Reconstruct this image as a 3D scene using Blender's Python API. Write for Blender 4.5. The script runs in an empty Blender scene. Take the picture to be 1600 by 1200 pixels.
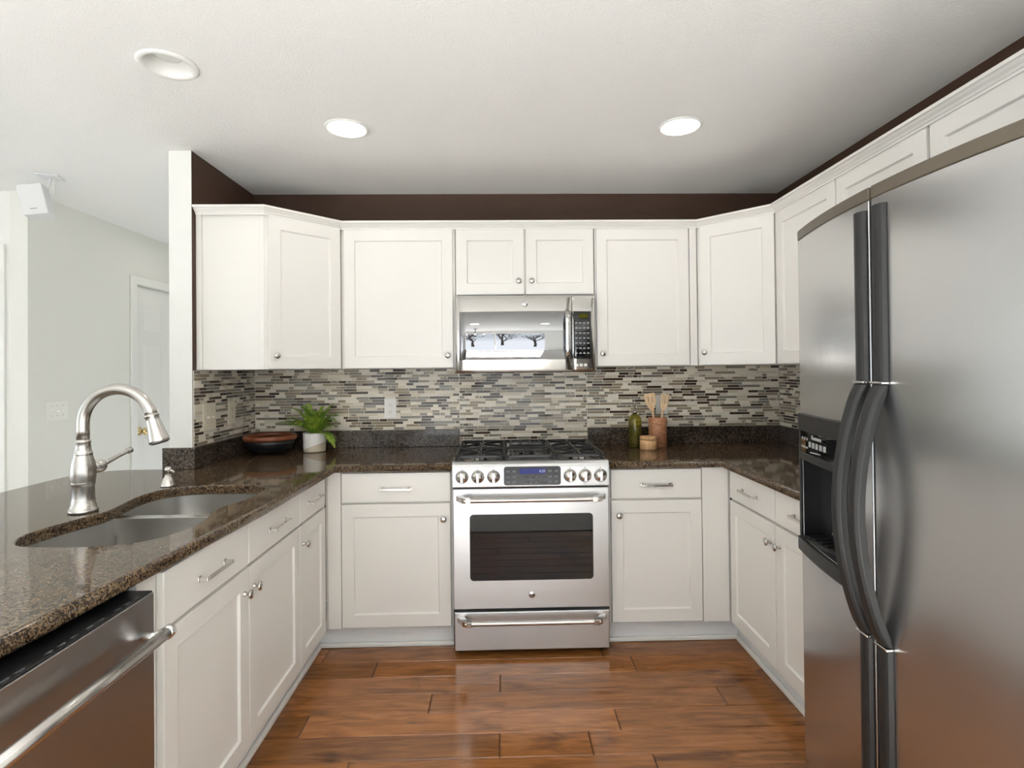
import bpy, bmesh, math, random
from mathutils import Vector, Matrix
from mathutils.geometry import tessellate_polygon
random.seed(7)
scene = bpy.context.scene
col = scene.collection
PI = math.pi

# ------------------------------------------------------------------ camera
yaw, pitch, roll, F = 0.0233, 0.0088, -0.0102, 847.71
fwd = Vector((math.sin(yaw) * math.cos(pitch), math.cos(yaw) * math.cos(pitch), math.sin(pitch)))
rt = Vector((math.cos(yaw), -math.sin(yaw), 0))
up = rt.cross(fwd)
r2 = math.cos(roll) * rt + math.sin(roll) * up
u2 = -math.sin(roll) * rt + math.cos(roll) * up
cd = bpy.data.cameras.new('camera')
cam = bpy.data.objects.new('camera', cd)
col.objects.link(cam)
M = Matrix((r2, u2, -fwd)).transposed().to_4x4()
M.translation = Vector((1.4693, -3.2926, 1.3683))
cam.matrix_world = M
cd.sensor_width = 36
cd.lens = F / 1600 * 36
cd.shift_y = -29.02 / 1600
cd.clip_start = 0.02
scene.camera = cam

# ------------------------------------------------------------------ light
scene.view_settings.view_transform = 'Standard'
scene.view_settings.look = 'None'
scene.view_settings.gamma = 1
scene.view_settings.exposure = -0.07
try:
    scene.view_settings.use_curve_mapping = False
except Exception:
    pass
scene.cycles.max_bounces = 10
scene.cycles.diffuse_bounces = 7
scene.cycles.glossy_bounces = 5
SKY = 2.2
SUN = 68.0
CAN = 26.0
w = bpy.data.worlds.new('sky')
scene.world = w
w.use_nodes = True
wn, wl = w.node_tree.nodes, w.node_tree.links
bg = wn['Background']
tc = wn.new('ShaderNodeTexCoord')
sx = wn.new('ShaderNodeSeparateXYZ')
rp = wn.new('ShaderNodeValToRGB')
rp.color_ramp.elements[0].position = 0.46
rp.color_ramp.elements[0].color = (1.32, 1.38, 1.45, 1)
rp.color_ramp.elements[1].position = 0.52
rp.color_ramp.elements[1].color = (0.86, 0.94, 1.0, 1)
mr = wn.new('ShaderNodeMath'); mr.operation = 'MULTIPLY_ADD'
mr.inputs[1].default_value = 0.5; mr.inputs[2].default_value = 0.5
wl.new(tc.outputs['Generated'], sx.inputs[0])
wl.new(sx.outputs['Z'], mr.inputs[0])
wl.new(mr.outputs[0], rp.inputs[0])
wl.new(rp.outputs[0], bg.inputs[0])
bg.inputs[1].default_value = SKY
sl = bpy.data.lights.new('sun', 'SUN')
sl.energy = SUN
sl.angle = 0.01
sl.color = (0.96, 0.98, 1.0)
so_ = bpy.data.objects.new('sun', sl)
col.objects.link(so_)
so_.rotation_euler = Vector((-0.12, 0.62, -0.74)).to_track_quat('-Z', 'Y').to_euler()
# window openings: (axis, wall coordinate, a0, a1, z0, z1)
WINDOWS = [('y', -5.3, -0.7, 2.5, 0.06, 2.15), ('x', -4.6, -5.0, -1.2, 0.2, 2.2), ('r', 3.189, -5.0, -3.9, 0.5, 2.1)]  # right-wall window added, rear and left ones enlarged, to light the kitchen
for ax, wc, a0, a1, z0, z1 in WINDOWS:
    ld = bpy.data.lights.new('window_portal', 'AREA')
    ld.shape = 'RECTANGLE'
    ld.size = a1 - a0
    ld.size_y = z1 - z0
    ld.cycles.is_portal = True
    lo = bpy.data.objects.new('window_portal', ld)
    col.objects.link(lo)
    if ax == 'y':
        lo.location = ((a0 + a1) / 2, wc - 0.02, (z0 + z1) / 2)
        lo.rotation_euler = (PI / 2, 0, PI) if False else Vector((0, 1, 0)).to_track_quat('-Z', 'Y').to_euler()
    else:
        sg = -1 if ax == 'r' else 1
        ld.size, ld.size_y = z1 - z0, a1 - a0
        lo.location = (wc - 0.02 * sg, (a0 + a1) / 2, (z0 + z1) / 2)
        lo.rotation_euler = (0, -sg * PI / 2, 0)


# ------------------------------------------------------------------ materials
def srgb(r, g, b):
    f = lambda c: (c / 12.92 if c <= 0.04045 else ((c + 0.055) / 1.055) ** 2.4)
    return (f(r / 255), f(g / 255), f(b / 255), 1)


def mat(name, c, rough=0.5, metal=0.0, **kw):
    m = bpy.data.materials.new(name)
    m.use_nodes = True
    b = m.node_tree.nodes['Principled BSDF']
    b.inputs['Base Color'].default_value = c
    b.inputs['Roughness'].default_value = rough
    b.inputs['Metallic'].default_value = metal
    for k, v in kw.items():
        b.inputs[k.replace('_', ' ')].default_value = v
    return m


def nodes(m):
    return m.node_tree.nodes, m.node_tree.links, m.node_tree.nodes['Principled BSDF']


def bump(m, scale=(1, 1, 1), nscale=50, strength=0.2, dist=0.002, detail=2, ramp=None, coord='Object'):
    n, l, b = nodes(m)
    t = n.new('ShaderNodeTexCoord'); mp = n.new('ShaderNodeMapping'); no = n.new('ShaderNodeTexNoise')
    bp = n.new('ShaderNodeBump')
    mp.inputs['Scale'].default_value = scale
    no.inputs['Scale'].default_value = nscale
    no.inputs['Detail'].default_value = detail
    l.new(t.outputs[coord], mp.inputs[0]); l.new(mp.outputs[0], no.inputs['Vector'])
    src = no.outputs[0]
    if ramp:
        r = n.new('ShaderNodeValToRGB')
        r.color_ramp.elements[0].position, r.color_ramp.elements[1].position = ramp
        l.new(src, r.inputs[0]); src = r.outputs[0]
    bp.inputs['Strength'].default_value = strength
    bp.inputs['Distance'].default_value = dist
    l.new(src, bp.inputs['Height']); l.new(bp.outputs[0], b.inputs['Normal'])
    return m


MT = {}
MT['ceiling'] = bump(mat('ceiling_paint', srgb(240, 240, 238), 0.9), nscale=165, strength=0.24, dist=0.003, detail=3, ramp=(0.4, 0.65))
MT['wall'] = bump(mat('white_wall_paint', srgb(233, 233, 229), 0.8), nscale=110, strength=0.2, dist=0.002, detail=3, ramp=(0.4, 0.65))
MT['brown'] = bump(mat('brown_wall_paint', srgb(68, 45, 30), 0.6), nscale=110, strength=0.3, dist=0.003, detail=3, ramp=(0.4, 0.65))
MT['cab'] = bump(mat('cabinet_paint', srgb(232, 230, 225), 0.38), scale=(1, 1, 0.15), nscale=60, strength=0.03, dist=0.001)
MT['trimw'] = mat('white_trim_paint', srgb(234, 234, 230), 0.35)
MT['hall'] = bump(mat('pale_hall_paint', srgb(228, 228, 222), 0.8), nscale=110, strength=0.15, dist=0.002, detail=3, ramp=(0.4, 0.65))
MT['carpet'] = bump(mat('pale_carpet', srgb(208, 204, 199), 0.95), nscale=300, strength=0.4, dist=0.004)
MT['toe'] = mat('toe_kick_paint', srgb(226, 227, 228), 0.45)
MT['nickel'] = mat('brushed_nickel', (0.60, 0.58, 0.55, 1), 0.24, 1.0)
MT['chrome'] = mat('chrome', (0.78, 0.78, 0.78, 1), 0.08, 1.0)
MT['black'] = mat('black_plastic', (0.012, 0.012, 0.013, 1), 0.3)
MT['blackgloss'] = mat('black_glass', (0.006, 0.006, 0.007, 1), 0.03, 0.0, Coat_Weight=0.6, Coat_Roughness=0.02)
MT['displayglass'] = mat('display_glass', (0.035, 0.037, 0.042, 1), 0.12, 0.0, Specular_IOR_Level=0.15)
MT['mirrorglass'] = mat('dark_mirror_glass', (0.30, 0.30, 0.31, 1), 0.02, 1.0)
MT['iron'] = mat('cast_iron', (0.018, 0.018, 0.019, 1), 0.42)
MT['darkgrey'] = mat('charcoal_plastic', srgb(26, 26, 26), 0.48)
MT['greytrim'] = mat('grey_brown_trim', srgb(88, 80, 68), 0.4)
MT['white'] = mat('white_plastic', srgb(236, 235, 230), 0.35)
MT['slot'] = mat('dark_slot', (0.02, 0.02, 0.02, 1), 0.6)
MT['almond'] = mat('almond_plastic', srgb(232, 224, 205), 0.35)
MT['brass'] = mat('brass', (0.75, 0.58, 0.28, 1), 0.18, 1.0)


def steel(name, c, rough, axis=(1, 1, 1), aniso=0.6, tangent='Z', st=0.04):
    m = mat(name, c, rough, 1.0)
    n, l, b = nodes(m)
    b.inputs['Anisotropic'].default_value = aniso
    tg = n.new('ShaderNodeTangent'); tg.direction_type = 'RADIAL'; tg.axis = tangent
    l.new(tg.outputs[0], b.inputs['Tangent'])
    t = n.new('ShaderNodeTexCoord'); mp = n.new('ShaderNodeMapping'); no = n.new('ShaderNodeTexNoise')
    mp.inputs['Scale'].default_value = axis
    no.inputs['Scale'].default_value = 1.0; no.inputs['Detail'].default_value = 3
    l.new(t.outputs['Object'], mp.inputs[0]); l.new(mp.outputs[0], no.inputs['Vector'])
    mm = n.new('ShaderNodeMapRange')
    mm.inputs['To Min'].default_value = rough - 0.004; mm.inputs['To Max'].default_value = rough + 0.004
    l.new(no.outputs[0], mm.inputs[0]); l.new(mm.outputs[0], b.inputs['Roughness'])
    return m


MT['steel_v'] = steel('brushed_steel_vertical_grain', (0.58, 0.58, 0.58, 1), 0.25, (300, 300, 6), 0.8, 'Z')
MT['steel_h'] = steel('brushed_steel_horizontal_grain', (0.62, 0.625, 0.63, 1), 0.34, (6, 400, 400), 0.5, 'X')
MT['steel_dw'] = steel('dishwasher_steel', (0.46, 0.455, 0.45, 1), 0.28, (400, 6, 400), 0.5, 'Y')
MT['steel_sink'] = steel('satin_sink_steel', (0.68, 0.67, 0.65, 1), 0.24, (40, 40, 40), 0.5, 'Z')
MT['steel_mw'] = steel('polished_steel', (0.74, 0.73, 0.71, 1), 0.16, (4, 300, 300), 0.5, 'X')
MT['steel_dark'] = mat('dark_cooktop_steel', (0.46, 0.44, 0.41, 1), 0.18, 1.0)


def granite(name, cols, rough=0.06, scale=1.0):
    m = mat(name, (0.05, 0.04, 0.03, 1), rough)
    n, l, b = nodes(m)
    t = n.new('ShaderNodeTexCoord')
    v = n.new('ShaderNodeTexVoronoi'); v.inputs['Scale'].default_value = 210 * scale
    no = n.new('ShaderNodeTexNoise'); no.inputs['Scale'].default_value = 75 * scale; no.inputs['Detail'].default_value = 5
    no.inputs['Roughness'].default_value = 0.7
    no2 = n.new('ShaderNodeTexNoise'); no2.inputs['Scale'].default_value = 9 * scale; no2.inputs['Detail'].default_value = 3
    for x in (v, no, no2):
        l.new(t.outputs['Object'], x.inputs['Vector'])
    a = n.new('ShaderNodeMath'); a.operation = 'MULTIPLY_ADD'; a.inputs[1].default_value = 0.34
    sp = n.new('ShaderNodeSeparateColor')
    l.new(v.outputs['Color'], sp.inputs[0])
    l.new(sp.outputs[0], a.inputs[0]); l.new(no.outputs[0], a.inputs[2])
    a2 = n.new('ShaderNodeMath'); a2.operation = 'MULTIPLY_ADD'; a2.inputs[1].default_value = 0.22
    l.new(no2.outputs[0], a2.inputs[0]); l.new(a.outputs[0], a2.inputs[2])
    r = n.new('ShaderNodeValToRGB')
    el = r.color_ramp.elements
    while len(el) < len(cols):
        el.new(0.5)
    for e, (p, c) in zip(el, cols):
        e.position = p; e.color = c
    l.new(a2.outputs[0], r.inputs[0]); l.new(r.outputs[0], b.inputs['Base Color'])
    return m


MT['granite'] = granite('brown_granite', [(0.52, srgb(24, 20, 18)), (0.70, srgb(52, 41, 33)), (0.82, srgb(86, 68, 50)), (0.90, srgb(132, 108, 76)), (1.0, srgb(92, 88, 82))], 0.06, 1.5)
MT['granite_splash'] = granite('dark_granite', [(0.52, srgb(22, 20, 19)), (0.72, srgb(46, 39, 34)), (0.84, srgb(80, 70, 60)), (0.93, srgb(118, 104, 88)), (1.0, srgb(96, 96, 94))], 0.07, 1.6)

TILE = [mat('tile_cream_stone', srgb(228, 220, 206), 0.4), mat('tile_beige_stone', srgb(204, 194, 176), 0.4),
        mat('tile_taupe_glass', srgb(146, 134, 115), 0.06), mat('tile_grey_glass', srgb(132, 127, 117), 0.06),
        mat('tile_brown_glass', srgb(66, 52, 42), 0.05), mat('tile_pale_marble', srgb(218, 212, 200), 0.35),
        mat('tile_mottled_marble', srgb(110, 100, 90), 0.3)]
MT['grout'] = mat('tile_grout', srgb(236, 229, 214), 0.8)
n, l, b = nodes(TILE[6])
t = n.new('ShaderNodeTexCoord'); no = n.new('ShaderNodeTexNoise'); no.inputs['Scale'].default_value = 160; no.inputs['Detail'].default_value = 4
r = n.new('ShaderNodeValToRGB'); r.color_ramp.elements[0].position = 0.4; r.color_ramp.elements[0].color = srgb(58, 48, 42)
r.color_ramp.elements[1].position = 0.62; r.color_ramp.elements[1].color = srgb(200, 190, 172)
l.new(t.outputs['Object'], no.inputs['Vector']); l.new(no.outputs[0], r.inputs[0]); l.new(r.outputs[0], b.inputs['Base Color'])


def wood_floor():
    m = mat('hickory_planks', (0.2, 0.1, 0.04, 1), 0.16)
    n, l, b = nodes(m)
    at = n.new('ShaderNodeAttribute'); at.attribute_name = 'plank'
    t = n.new('ShaderNodeTexCoord')
    off = n.new('ShaderNodeVectorMath'); off.operation = 'MULTIPLY_ADD'
    off.inputs[1].default_value = (37, 53, 11)
    l.new(at.outputs['Vector'], off.inputs[0]); l.new(t.outputs['Object'], off.inputs[2])
    mp = n.new('ShaderNodeMapping'); mp.inputs['Scale'].default_value = (1.6, 14, 1)
    l.new(off.outputs[0], mp.inputs[0])
    g = n.new('ShaderNodeTexNoise'); g.inputs['Scale'].default_value = 2.2; g.inputs['Detail'].default_value = 7
    g.inputs['Distortion'].default_value = 1.1; g.inputs['Roughness'].default_value = 0.62
    l.new(mp.outputs[0], g.inputs['Vector'])
    mp2 = n.new('ShaderNodeMapping'); mp2.inputs['Scale'].default_value = (2.6, 6.5, 1)
    l.new(off.outputs[0], mp2.inputs[0])
    k = n.new('ShaderNodeTexNoise'); k.inputs['Scale'].default_value = 1.0; k.inputs['Detail'].default_value = 4; k.inputs['Distortion'].default_value = 1.4
    l.new(mp2.outputs[0], k.inputs['Vector'])
    r = n.new('ShaderNodeValToRGB')
    el = r.color_ramp.elements
    el[0].position = 0.28; el[0].color = srgb(110, 66, 33)
    el[1].position = 0.72; el[1].color = srgb(176, 117, 64)
    e = el.new(0.5); e.color = srgb(150, 96, 49)
    l.new(g.outputs[0], r.inputs[0])
    kr = n.new('ShaderNodeValToRGB')
    kr.color_ramp.elements[0].position = 0.60; kr.color_ramp.elements[0].color = (1, 1, 1, 1)
    kr.color_ramp.elements[1].position = 0.78; kr.color_ramp.elements[1].color = (0.42, 0.36, 0.32, 1)
    l.new(k.outputs[0], kr.inputs[0])
    mx = n.new('ShaderNodeMix'); mx.data_type = 'RGBA'; mx.blend_type = 'MULTIPLY'; mx.inputs[0].default_value = 1
    l.new(r.outputs[0], mx.inputs[6]); l.new(kr.outputs[0], mx.inputs[7])
    tn = n.new('ShaderNodeMapRange'); tn.inputs['To Min'].default_value = 0.68; tn.inputs['To Max'].default_value = 1.12
    sp = n.new('ShaderNodeSeparateXYZ'); l.new(at.outputs['Vector'], sp.inputs[0]); l.new(sp.outputs['X'], tn.inputs[0])
    mx2 = n.new('ShaderNodeVectorMath'); mx2.operation = 'SCALE'
    l.new(mx.outputs[2], mx2.inputs[0]); l.new(tn.outputs[0], mx2.inputs['Scale'])
    l.new(mx2.outputs[0], b.inputs['Base Color'])
    bp = n.new('ShaderNodeBump'); bp.inputs['Strength'].default_value = 0.12; bp.inputs['Distance'].default_value = 0.003
    l.new(k.outputs[0], bp.inputs['Height']); l.new(bp.outputs[0], b.inputs['Normal'])
    return m


MT['floor'] = wood_floor()
MT['floorgap'] = mat('plank_gap', srgb(46, 26, 14), 0.6)


def woodm(name, c0, c1, sc=(8, 8, 60), rough=0.45):
    m = mat(name, c0, rough)
    n, l, b = nodes(m)
    t = n.new('ShaderNodeTexCoord'); mp = n.new('ShaderNodeMapping'); no = n.new('ShaderNodeTexNoise')
    mp.inputs['Scale'].default_value = sc
    no.inputs['Scale'].default_value = 1.0; no.inputs['Detail'].default_value = 4; no.inputs['Distortion'].default_value = 0.8
    r = n.new('ShaderNodeValToRGB')
    r.color_ramp.elements[0].position = 0.3; r.color_ramp.elements[0].color = c0
    r.color_ramp.elements[1].position = 0.7; r.color_ramp.elements[1].color = c1
    l.new(t.outputs['Object'], mp.inputs[0]); l.new(mp.outputs[0], no.inputs['Vector'])
    l.new(no.outputs[0], r.inputs[0]); l.new(r.outputs[0], b.inputs['Base Color'])
    return m


MT['bowlwood'] = woodm('reddish_bowl_wood', srgb(92, 48, 28), srgb(140, 80, 48), (14, 14, 70), 0.35)
MT['crock'] = woodm('acacia_wood', srgb(140, 90, 60), srgb(192, 138, 102), (20, 20, 90))
MT['jarwood'] = woodm('pale_maple_wood', srgb(196, 150, 102), srgb(222, 180, 134), (60, 60, 6))
MT['utensil'] = woodm('pale_utensil_wood', srgb(214, 180, 138), srgb(232, 204, 168), (60, 60, 6))
MT['bowlblack'] = bump(mat('hammered_black_metal', (0.012, 0.013, 0.016, 1), 0.32), nscale=120, strength=0.3, dist=0.002)
MT['pot'] = mat('white_ceramic', srgb(238, 236, 231), 0.4)
MT['potbeige'] = mat('sand_ceramic', srgb(206, 193, 172), 0.55)
MT['soil'] = mat('potting_soil', srgb(40, 28, 20), 0.9)
MT['leaf'] = mat('fern_green', srgb(84, 128, 40), 0.5, Subsurface_Weight=0.0)
n, l, b = nodes(MT['leaf'])
t = n.new('ShaderNodeTexCoord'); no = n.new('ShaderNodeTexNoise'); no.inputs['Scale'].default_value = 22
r = n.new('ShaderNodeValToRGB'); r.color_ramp.elements[0].position = 0.32; r.color_ramp.elements[0].color = srgb(84, 134, 34)
r.color_ramp.elements[1].position = 0.72; r.color_ramp.elements[1].color = srgb(172, 190, 72)
l.new(t.outputs['Object'], no.inputs['Vector']); l.new(no.outputs[0], r.inputs[0]); l.new(r.outputs[0], b.inputs['Base Color'])
MT['olive'] = mat('olive_glass', srgb(212, 204, 110), 0.03, 0.0, Transmission_Weight=0.93, IOR=1.45)
MT['label'] = mat('pale_print', srgb(200, 200, 196), 0.5)
MT['greyprint'] = mat('grey_print', srgb(150, 152, 152), 0.5)
MT['dimprint'] = mat('dim_print', srgb(96, 98, 100), 0.5)
MT['bark'] = mat('dark_bark', srgb(58, 48, 40), 0.9)
MT['bulb'] = mat('unlit_lens', srgb(210, 212, 208), 0.25)
MT['speaker'] = mat('speaker_white', srgb(226, 227, 228), 0.5)


def emit(name, c, s):
    m = bpy.data.materials.new(name); m.use_nodes = True
    n = m.node_tree.nodes; l = m.node_tree.links
    n.remove(n['Principled BSDF'])
    e = n.new('ShaderNodeEmission'); e.inputs[0].default_value = c; e.inputs[1].default_value = s
    l.new(e.outputs[0], n['Material Output'].inputs[0])
    return m


MT['lamp'] = emit('lit_led_lens', (1.0, 0.96, 0.90, 1), CAN)
MT['candle'] = emit('candle_bulb', (1.0, 0.9, 0.75, 1), 30)
MT['lcd'] = emit('blue_lcd', srgb(88, 92, 150), 0.8)
MT['digits'] = emit('lcd_digits', srgb(220, 225, 255), 1.0)
MT['mwlcd'] = emit('green_lcd', srgb(110, 108, 40), 0.55)
MT['glasspane'] = mat('window_glass', (1, 1, 1, 1), 0.0, 0.0, Transmission_Weight=1.0, IOR=1.0)


# ------------------------------------------------------------------ mesh helpers
class MB:
    def __init__(self):
        self.bm = bmesh.new()
        self.mi = 0

    def box(self, x0, x1, y0, y1, z0, z1, rot=None):
        vs = [self.bm.verts.new((x, y, z)) for x in (x0, x1) for y in (y0, y1) for z in (z0, z1)]
        fs = []
        for f in ((0, 1, 3, 2), (4, 6, 7, 5), (0, 4, 5, 1), (2, 3, 7, 6), (0, 2, 6, 4), (1, 5, 7, 3)):
            fa = self.bm.faces.new([vs[i] for i in f]); fa.material_index = self.mi; fs.append(fa)
        if rot is not None:
            bmesh.ops.transform(self.bm, matrix=rot, verts=vs)
        return fs

    def prism(self, pts, z0, z1, mtx=None, smooth=False):
        """extrude a 2D outline (CCW) along local z"""
        n = len(pts)
        a = [self.bm.verts.new((p[0], p[1], z0)) for p in pts]
        c = [self.bm.verts.new((p[0], p[1], z1)) for p in pts]
        fs = [self.bm.faces.new(list(reversed(a))), self.bm.faces.new(c)]
        for i in range(n):
            f = self.bm.faces.new((a[i], a[(i + 1) % n], c[(i + 1) % n], c[i])); f.smooth = smooth; fs.append(f)
        for f in fs:
            f.material_index = self.mi
        if mtx is not None:
            bmesh.ops.transform(self.bm, matrix=mtx, verts=a + c)
        return fs

    def lathe(self, prof, mtx=None, n=32, smooth=True):
        """prof: list of (radius, z)"""
        rings = []
        allv = []
        for rr, z in prof:
            if rr < 1e-6:
                v = self.bm.verts.new((0, 0, z)); rings.append([v]); allv.append(v)
            else:
                ring = [self.bm.verts.new((rr * math.cos(2 * PI * i / n), rr * math.sin(2 * PI * i / n), z)) for i in range(n)]
                rings.append(ring); allv += ring
        for a, c in zip(rings, rings[1:]):
            for i in range(n):
                j = (i + 1) % n
                if len(a) == 1 and len(c) == 1:
                    continue
                if len(a) == 1:
                    vs = (a[0], c[j], c[i])
                elif len(c) == 1:
                    vs = (a[i], a[j], c[0])
                else:
                    vs = (a[i], a[j], c[j], c[i])
                f = self.bm.faces.new(vs); f.smooth = smooth; f.material_index = self.mi
        if mtx is not None:
            bmesh.ops.transform(self.bm, matrix=mtx, verts=allv)
        return allv

    def cyl(self, p0, p1, r0, r1=None, n=20):
        p0, p1 = Vector(p0), Vector(p1)
        d = p1 - p0
        q = d.to_track_quat('Z', 'Y').to_matrix().to_4x4()
        q.translation = p0
        r1 = r0 if r1 is None else r1
        self.lathe([(0, 0), (r0, 0), (r1, d.length), (0, d.length)], q, n)

    def tube(self, pts, r, n=14, cap=True, ellipse=None):
        """sweep a circle (or ellipse (ra, rb)) along pts; r a number or list"""
        pts = [Vector(p) for p in pts]
        rings = []
        ref = None
        for i, p in enumerate(pts):
            d = (pts[min(i + 1, len(pts) - 1)] - pts[max(i - 1, 0)]).normalized()
            if ref is None:
                ref = Vector((0, 0, 1)) if abs(d.z) < 0.9 else Vector((0, 1, 0))
            sd = d.cross(ref).normalized()
            u = sd.cross(d).normalized()
            ref = u
            rr = r[i] if isinstance(r, (list, tuple)) else r
            ra, rb = (rr, rr) if ellipse is None else ellipse
            rings.append([self.bm.verts.new(p + sd * ra * math.cos(2 * PI * k / n) + u * rb * math.sin(2 * PI * k / n)) for k in range(n)])
        for a, c in zip(rings, rings[1:]):
            for k in range(n):
                f = self.bm.faces.new((a[k], c[k], c[(k + 1) % n], a[(k + 1) % n])); f.smooth = True; f.material_index = self.mi
        if cap:
            f = self.bm.faces.new(rings[0]); f.material_index = self.mi
            f = self.bm.faces.new(list(reversed(rings[-1]))); f.material_index = self.mi

    def slab(self, loops, z0, z1, radii, seg=4):
        """loops[0] outer CCW, others holes CW; material lies left of each edge; rounded edges"""
        tops, bots = [], []
        for lp, rr in zip(loops, radii):
            lp = [Vector((p[0], p[1])) for p in lp]
            N = len(lp)
            nor = []
            for i in range(N):
                e1 = (lp[i] - lp[i - 1]).normalized(); e2 = (lp[(i + 1) % N] - lp[i]).normalized()
                n1 = Vector((-e1.y, e1.x)); n2 = Vector((-e2.y, e2.x))
                m_ = n1 + n2
                m_ = m_ / max(0.35, m_.dot(n1)) if m_.length > 1e-6 else n1
                nor.append(m_)
            prof = [(rr * (1 - math.sin(a)), z0 + rr * (1 - math.cos(a))) for a in [PI / 2 * k / seg for k in range(seg + 1)]]
            prof += [(rr * (1 - math.cos(a)), z1 - rr * (1 - math.sin(a))) for a in [PI / 2 * k / seg for k in range(seg + 1)]]
            rings = [[self.bm.verts.new((p.x + m_.x * ins, p.y + m_.y * ins, z)) for p, m_ in zip(lp, nor)] for ins, z in prof]
            for a, c in zip(rings, rings[1:]):
                for i in range(N):
                    j = (i + 1) % N
                    f = self.bm.faces.new((a[i], a[j], c[j], c[i])); f.smooth = True; f.material_index = self.mi
            tops.append(rings[-1]); bots.append(rings[0])
        for grp, flip in ((tops, False), (bots, True)):
            flat = [v for g in grp for v in g]
            tri = tessellate_polygon([[v.co.copy() for v in g] for g in grp])
            for t3 in tri:
                vs = [flat[i] for i in t3]
                try:
                    f = self.bm.faces.new(vs)
                except ValueError:
                    continue
                f.normal_update()
                if (f.normal.z < 0) != flip:
                    f.normal_flip()
                f.material_index = self.mi

    def xform(self, m):
        bmesh.ops.transform(self.bm, matrix=m, verts=self.bm.verts[:])
        return self

    def build(self, name, mats, parent=None, bevel=0.0, seg=2, recalc=True, loc=None):
        me = bpy.data.meshes.new(name)
        if recalc:
            bmesh.ops.recalc_face_normals(self.bm, faces=self.bm.faces[:])
        self.bm.to_mesh(me); self.bm.free()
        for m in (mats if isinstance(mats, (list, tuple)) else [mats]):
            me.materials.append(m)
        o = bpy.data.objects.new(name, me)
        col.objects.link(o)
        if parent is not None:
            o.parent = parent
        if loc is not None:
            o.location = loc
        if bevel > 0:
            bv = o.modifiers.new('bevel', 'BEVEL'); bv.width = bevel; bv.segments = seg
            bv.limit_method = 'ANGLE'; bv.angle_limit = math.radians(35)
            bv.harden_normals = True
        return o


def tag(o, label=None, cat=None, group=None, kind=None):
    if label: o['label'] = label
    if cat: o['category'] = cat
    if group: o['group'] = group
    if kind: o['kind'] = kind
    return o


def empty(name, loc=(0, 0, 0), rz=0, label=None, cat=None, group=None):
    o = bpy.data.objects.new(name, None)
    o.empty_display_size = 0.1
    col.objects.link(o)
    o.location = loc
    o.rotation_euler = (0, 0, rz)
    return tag(o, label, cat, group)


def copy_tree(o, parent=None):
    c = o.copy()
    col.objects.link(c)
    if parent is not None:
        c.parent = parent
    for ch in [x for x in list(bpy.data.objects) if x.parent == o]:
        copy_tree(ch, c)
    return c


def text(name, body, size, mtx, m, parent, ext=0.0004, align='CENTER'):
    cu = bpy.data.curves.new(name, 'FONT')
    cu.body = body; cu.size = size; cu.extrude = ext; cu.align_x = align; cu.align_y = 'CENTER'
    tmp = bpy.data.objects.new(name + '_src', cu)
    col.objects.link(tmp)
    dg = bpy.context.evaluated_depsgraph_get()
    me = bpy.data.meshes.new_from_object(tmp.evaluated_get(dg))
    bpy.data.objects.remove(tmp)
    bpy.data.curves.remove(cu)
    me.materials.clear(); me.materials.append(m)
    me.transform(mtx)
    o = bpy.data.objects.new(name, me)
    col.objects.link(o)
    o.parent = parent
    return o


def face_front(x, y, z):      # text plane facing -Y
    return Matrix.Translation((x, y, z)) @ Matrix.Rotation(PI / 2, 4, 'X')


def face_left(x, y, z):       # text plane facing -X (seen from the room's middle looking right)
    return Matrix.Translation((x, y, z)) @ Matrix.Rotation(-PI / 2, 4, 'Z') @ Matrix.Rotation(PI / 2, 4, 'X')


def rrect(x0, x1, y0, y1, r, seg=5):
    pts = []
    for cx, cy, a0 in ((x1 - r, y0 + r, -PI / 2), (x1 - r, y1 - r, 0), (x0 + r, y1 - r, PI / 2), (x0 + r, y0 + r, PI)):
        for k in range(seg + 1):
            a = a0 + PI / 2 * k / seg
            pts.append((cx + r * math.cos(a), cy + r * math.sin(a)))
    return pts


YZ = Matrix(((0, 0, 1, 0), (1, 0, 0, 0), (0, 1, 0, 0), (0, 0, 0, 1)))     # (u,v,w) -> (x=w, y=u, z=v)
XZ = Matrix(((1, 0, 0, 0), (0, 0, -1, 0), (0, 1, 0, 0), (0, 0, 0, 1)))    # (u,v,w) -> (x=u, y=-w, z=v)

W = 3.189
H = 2.441

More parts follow.
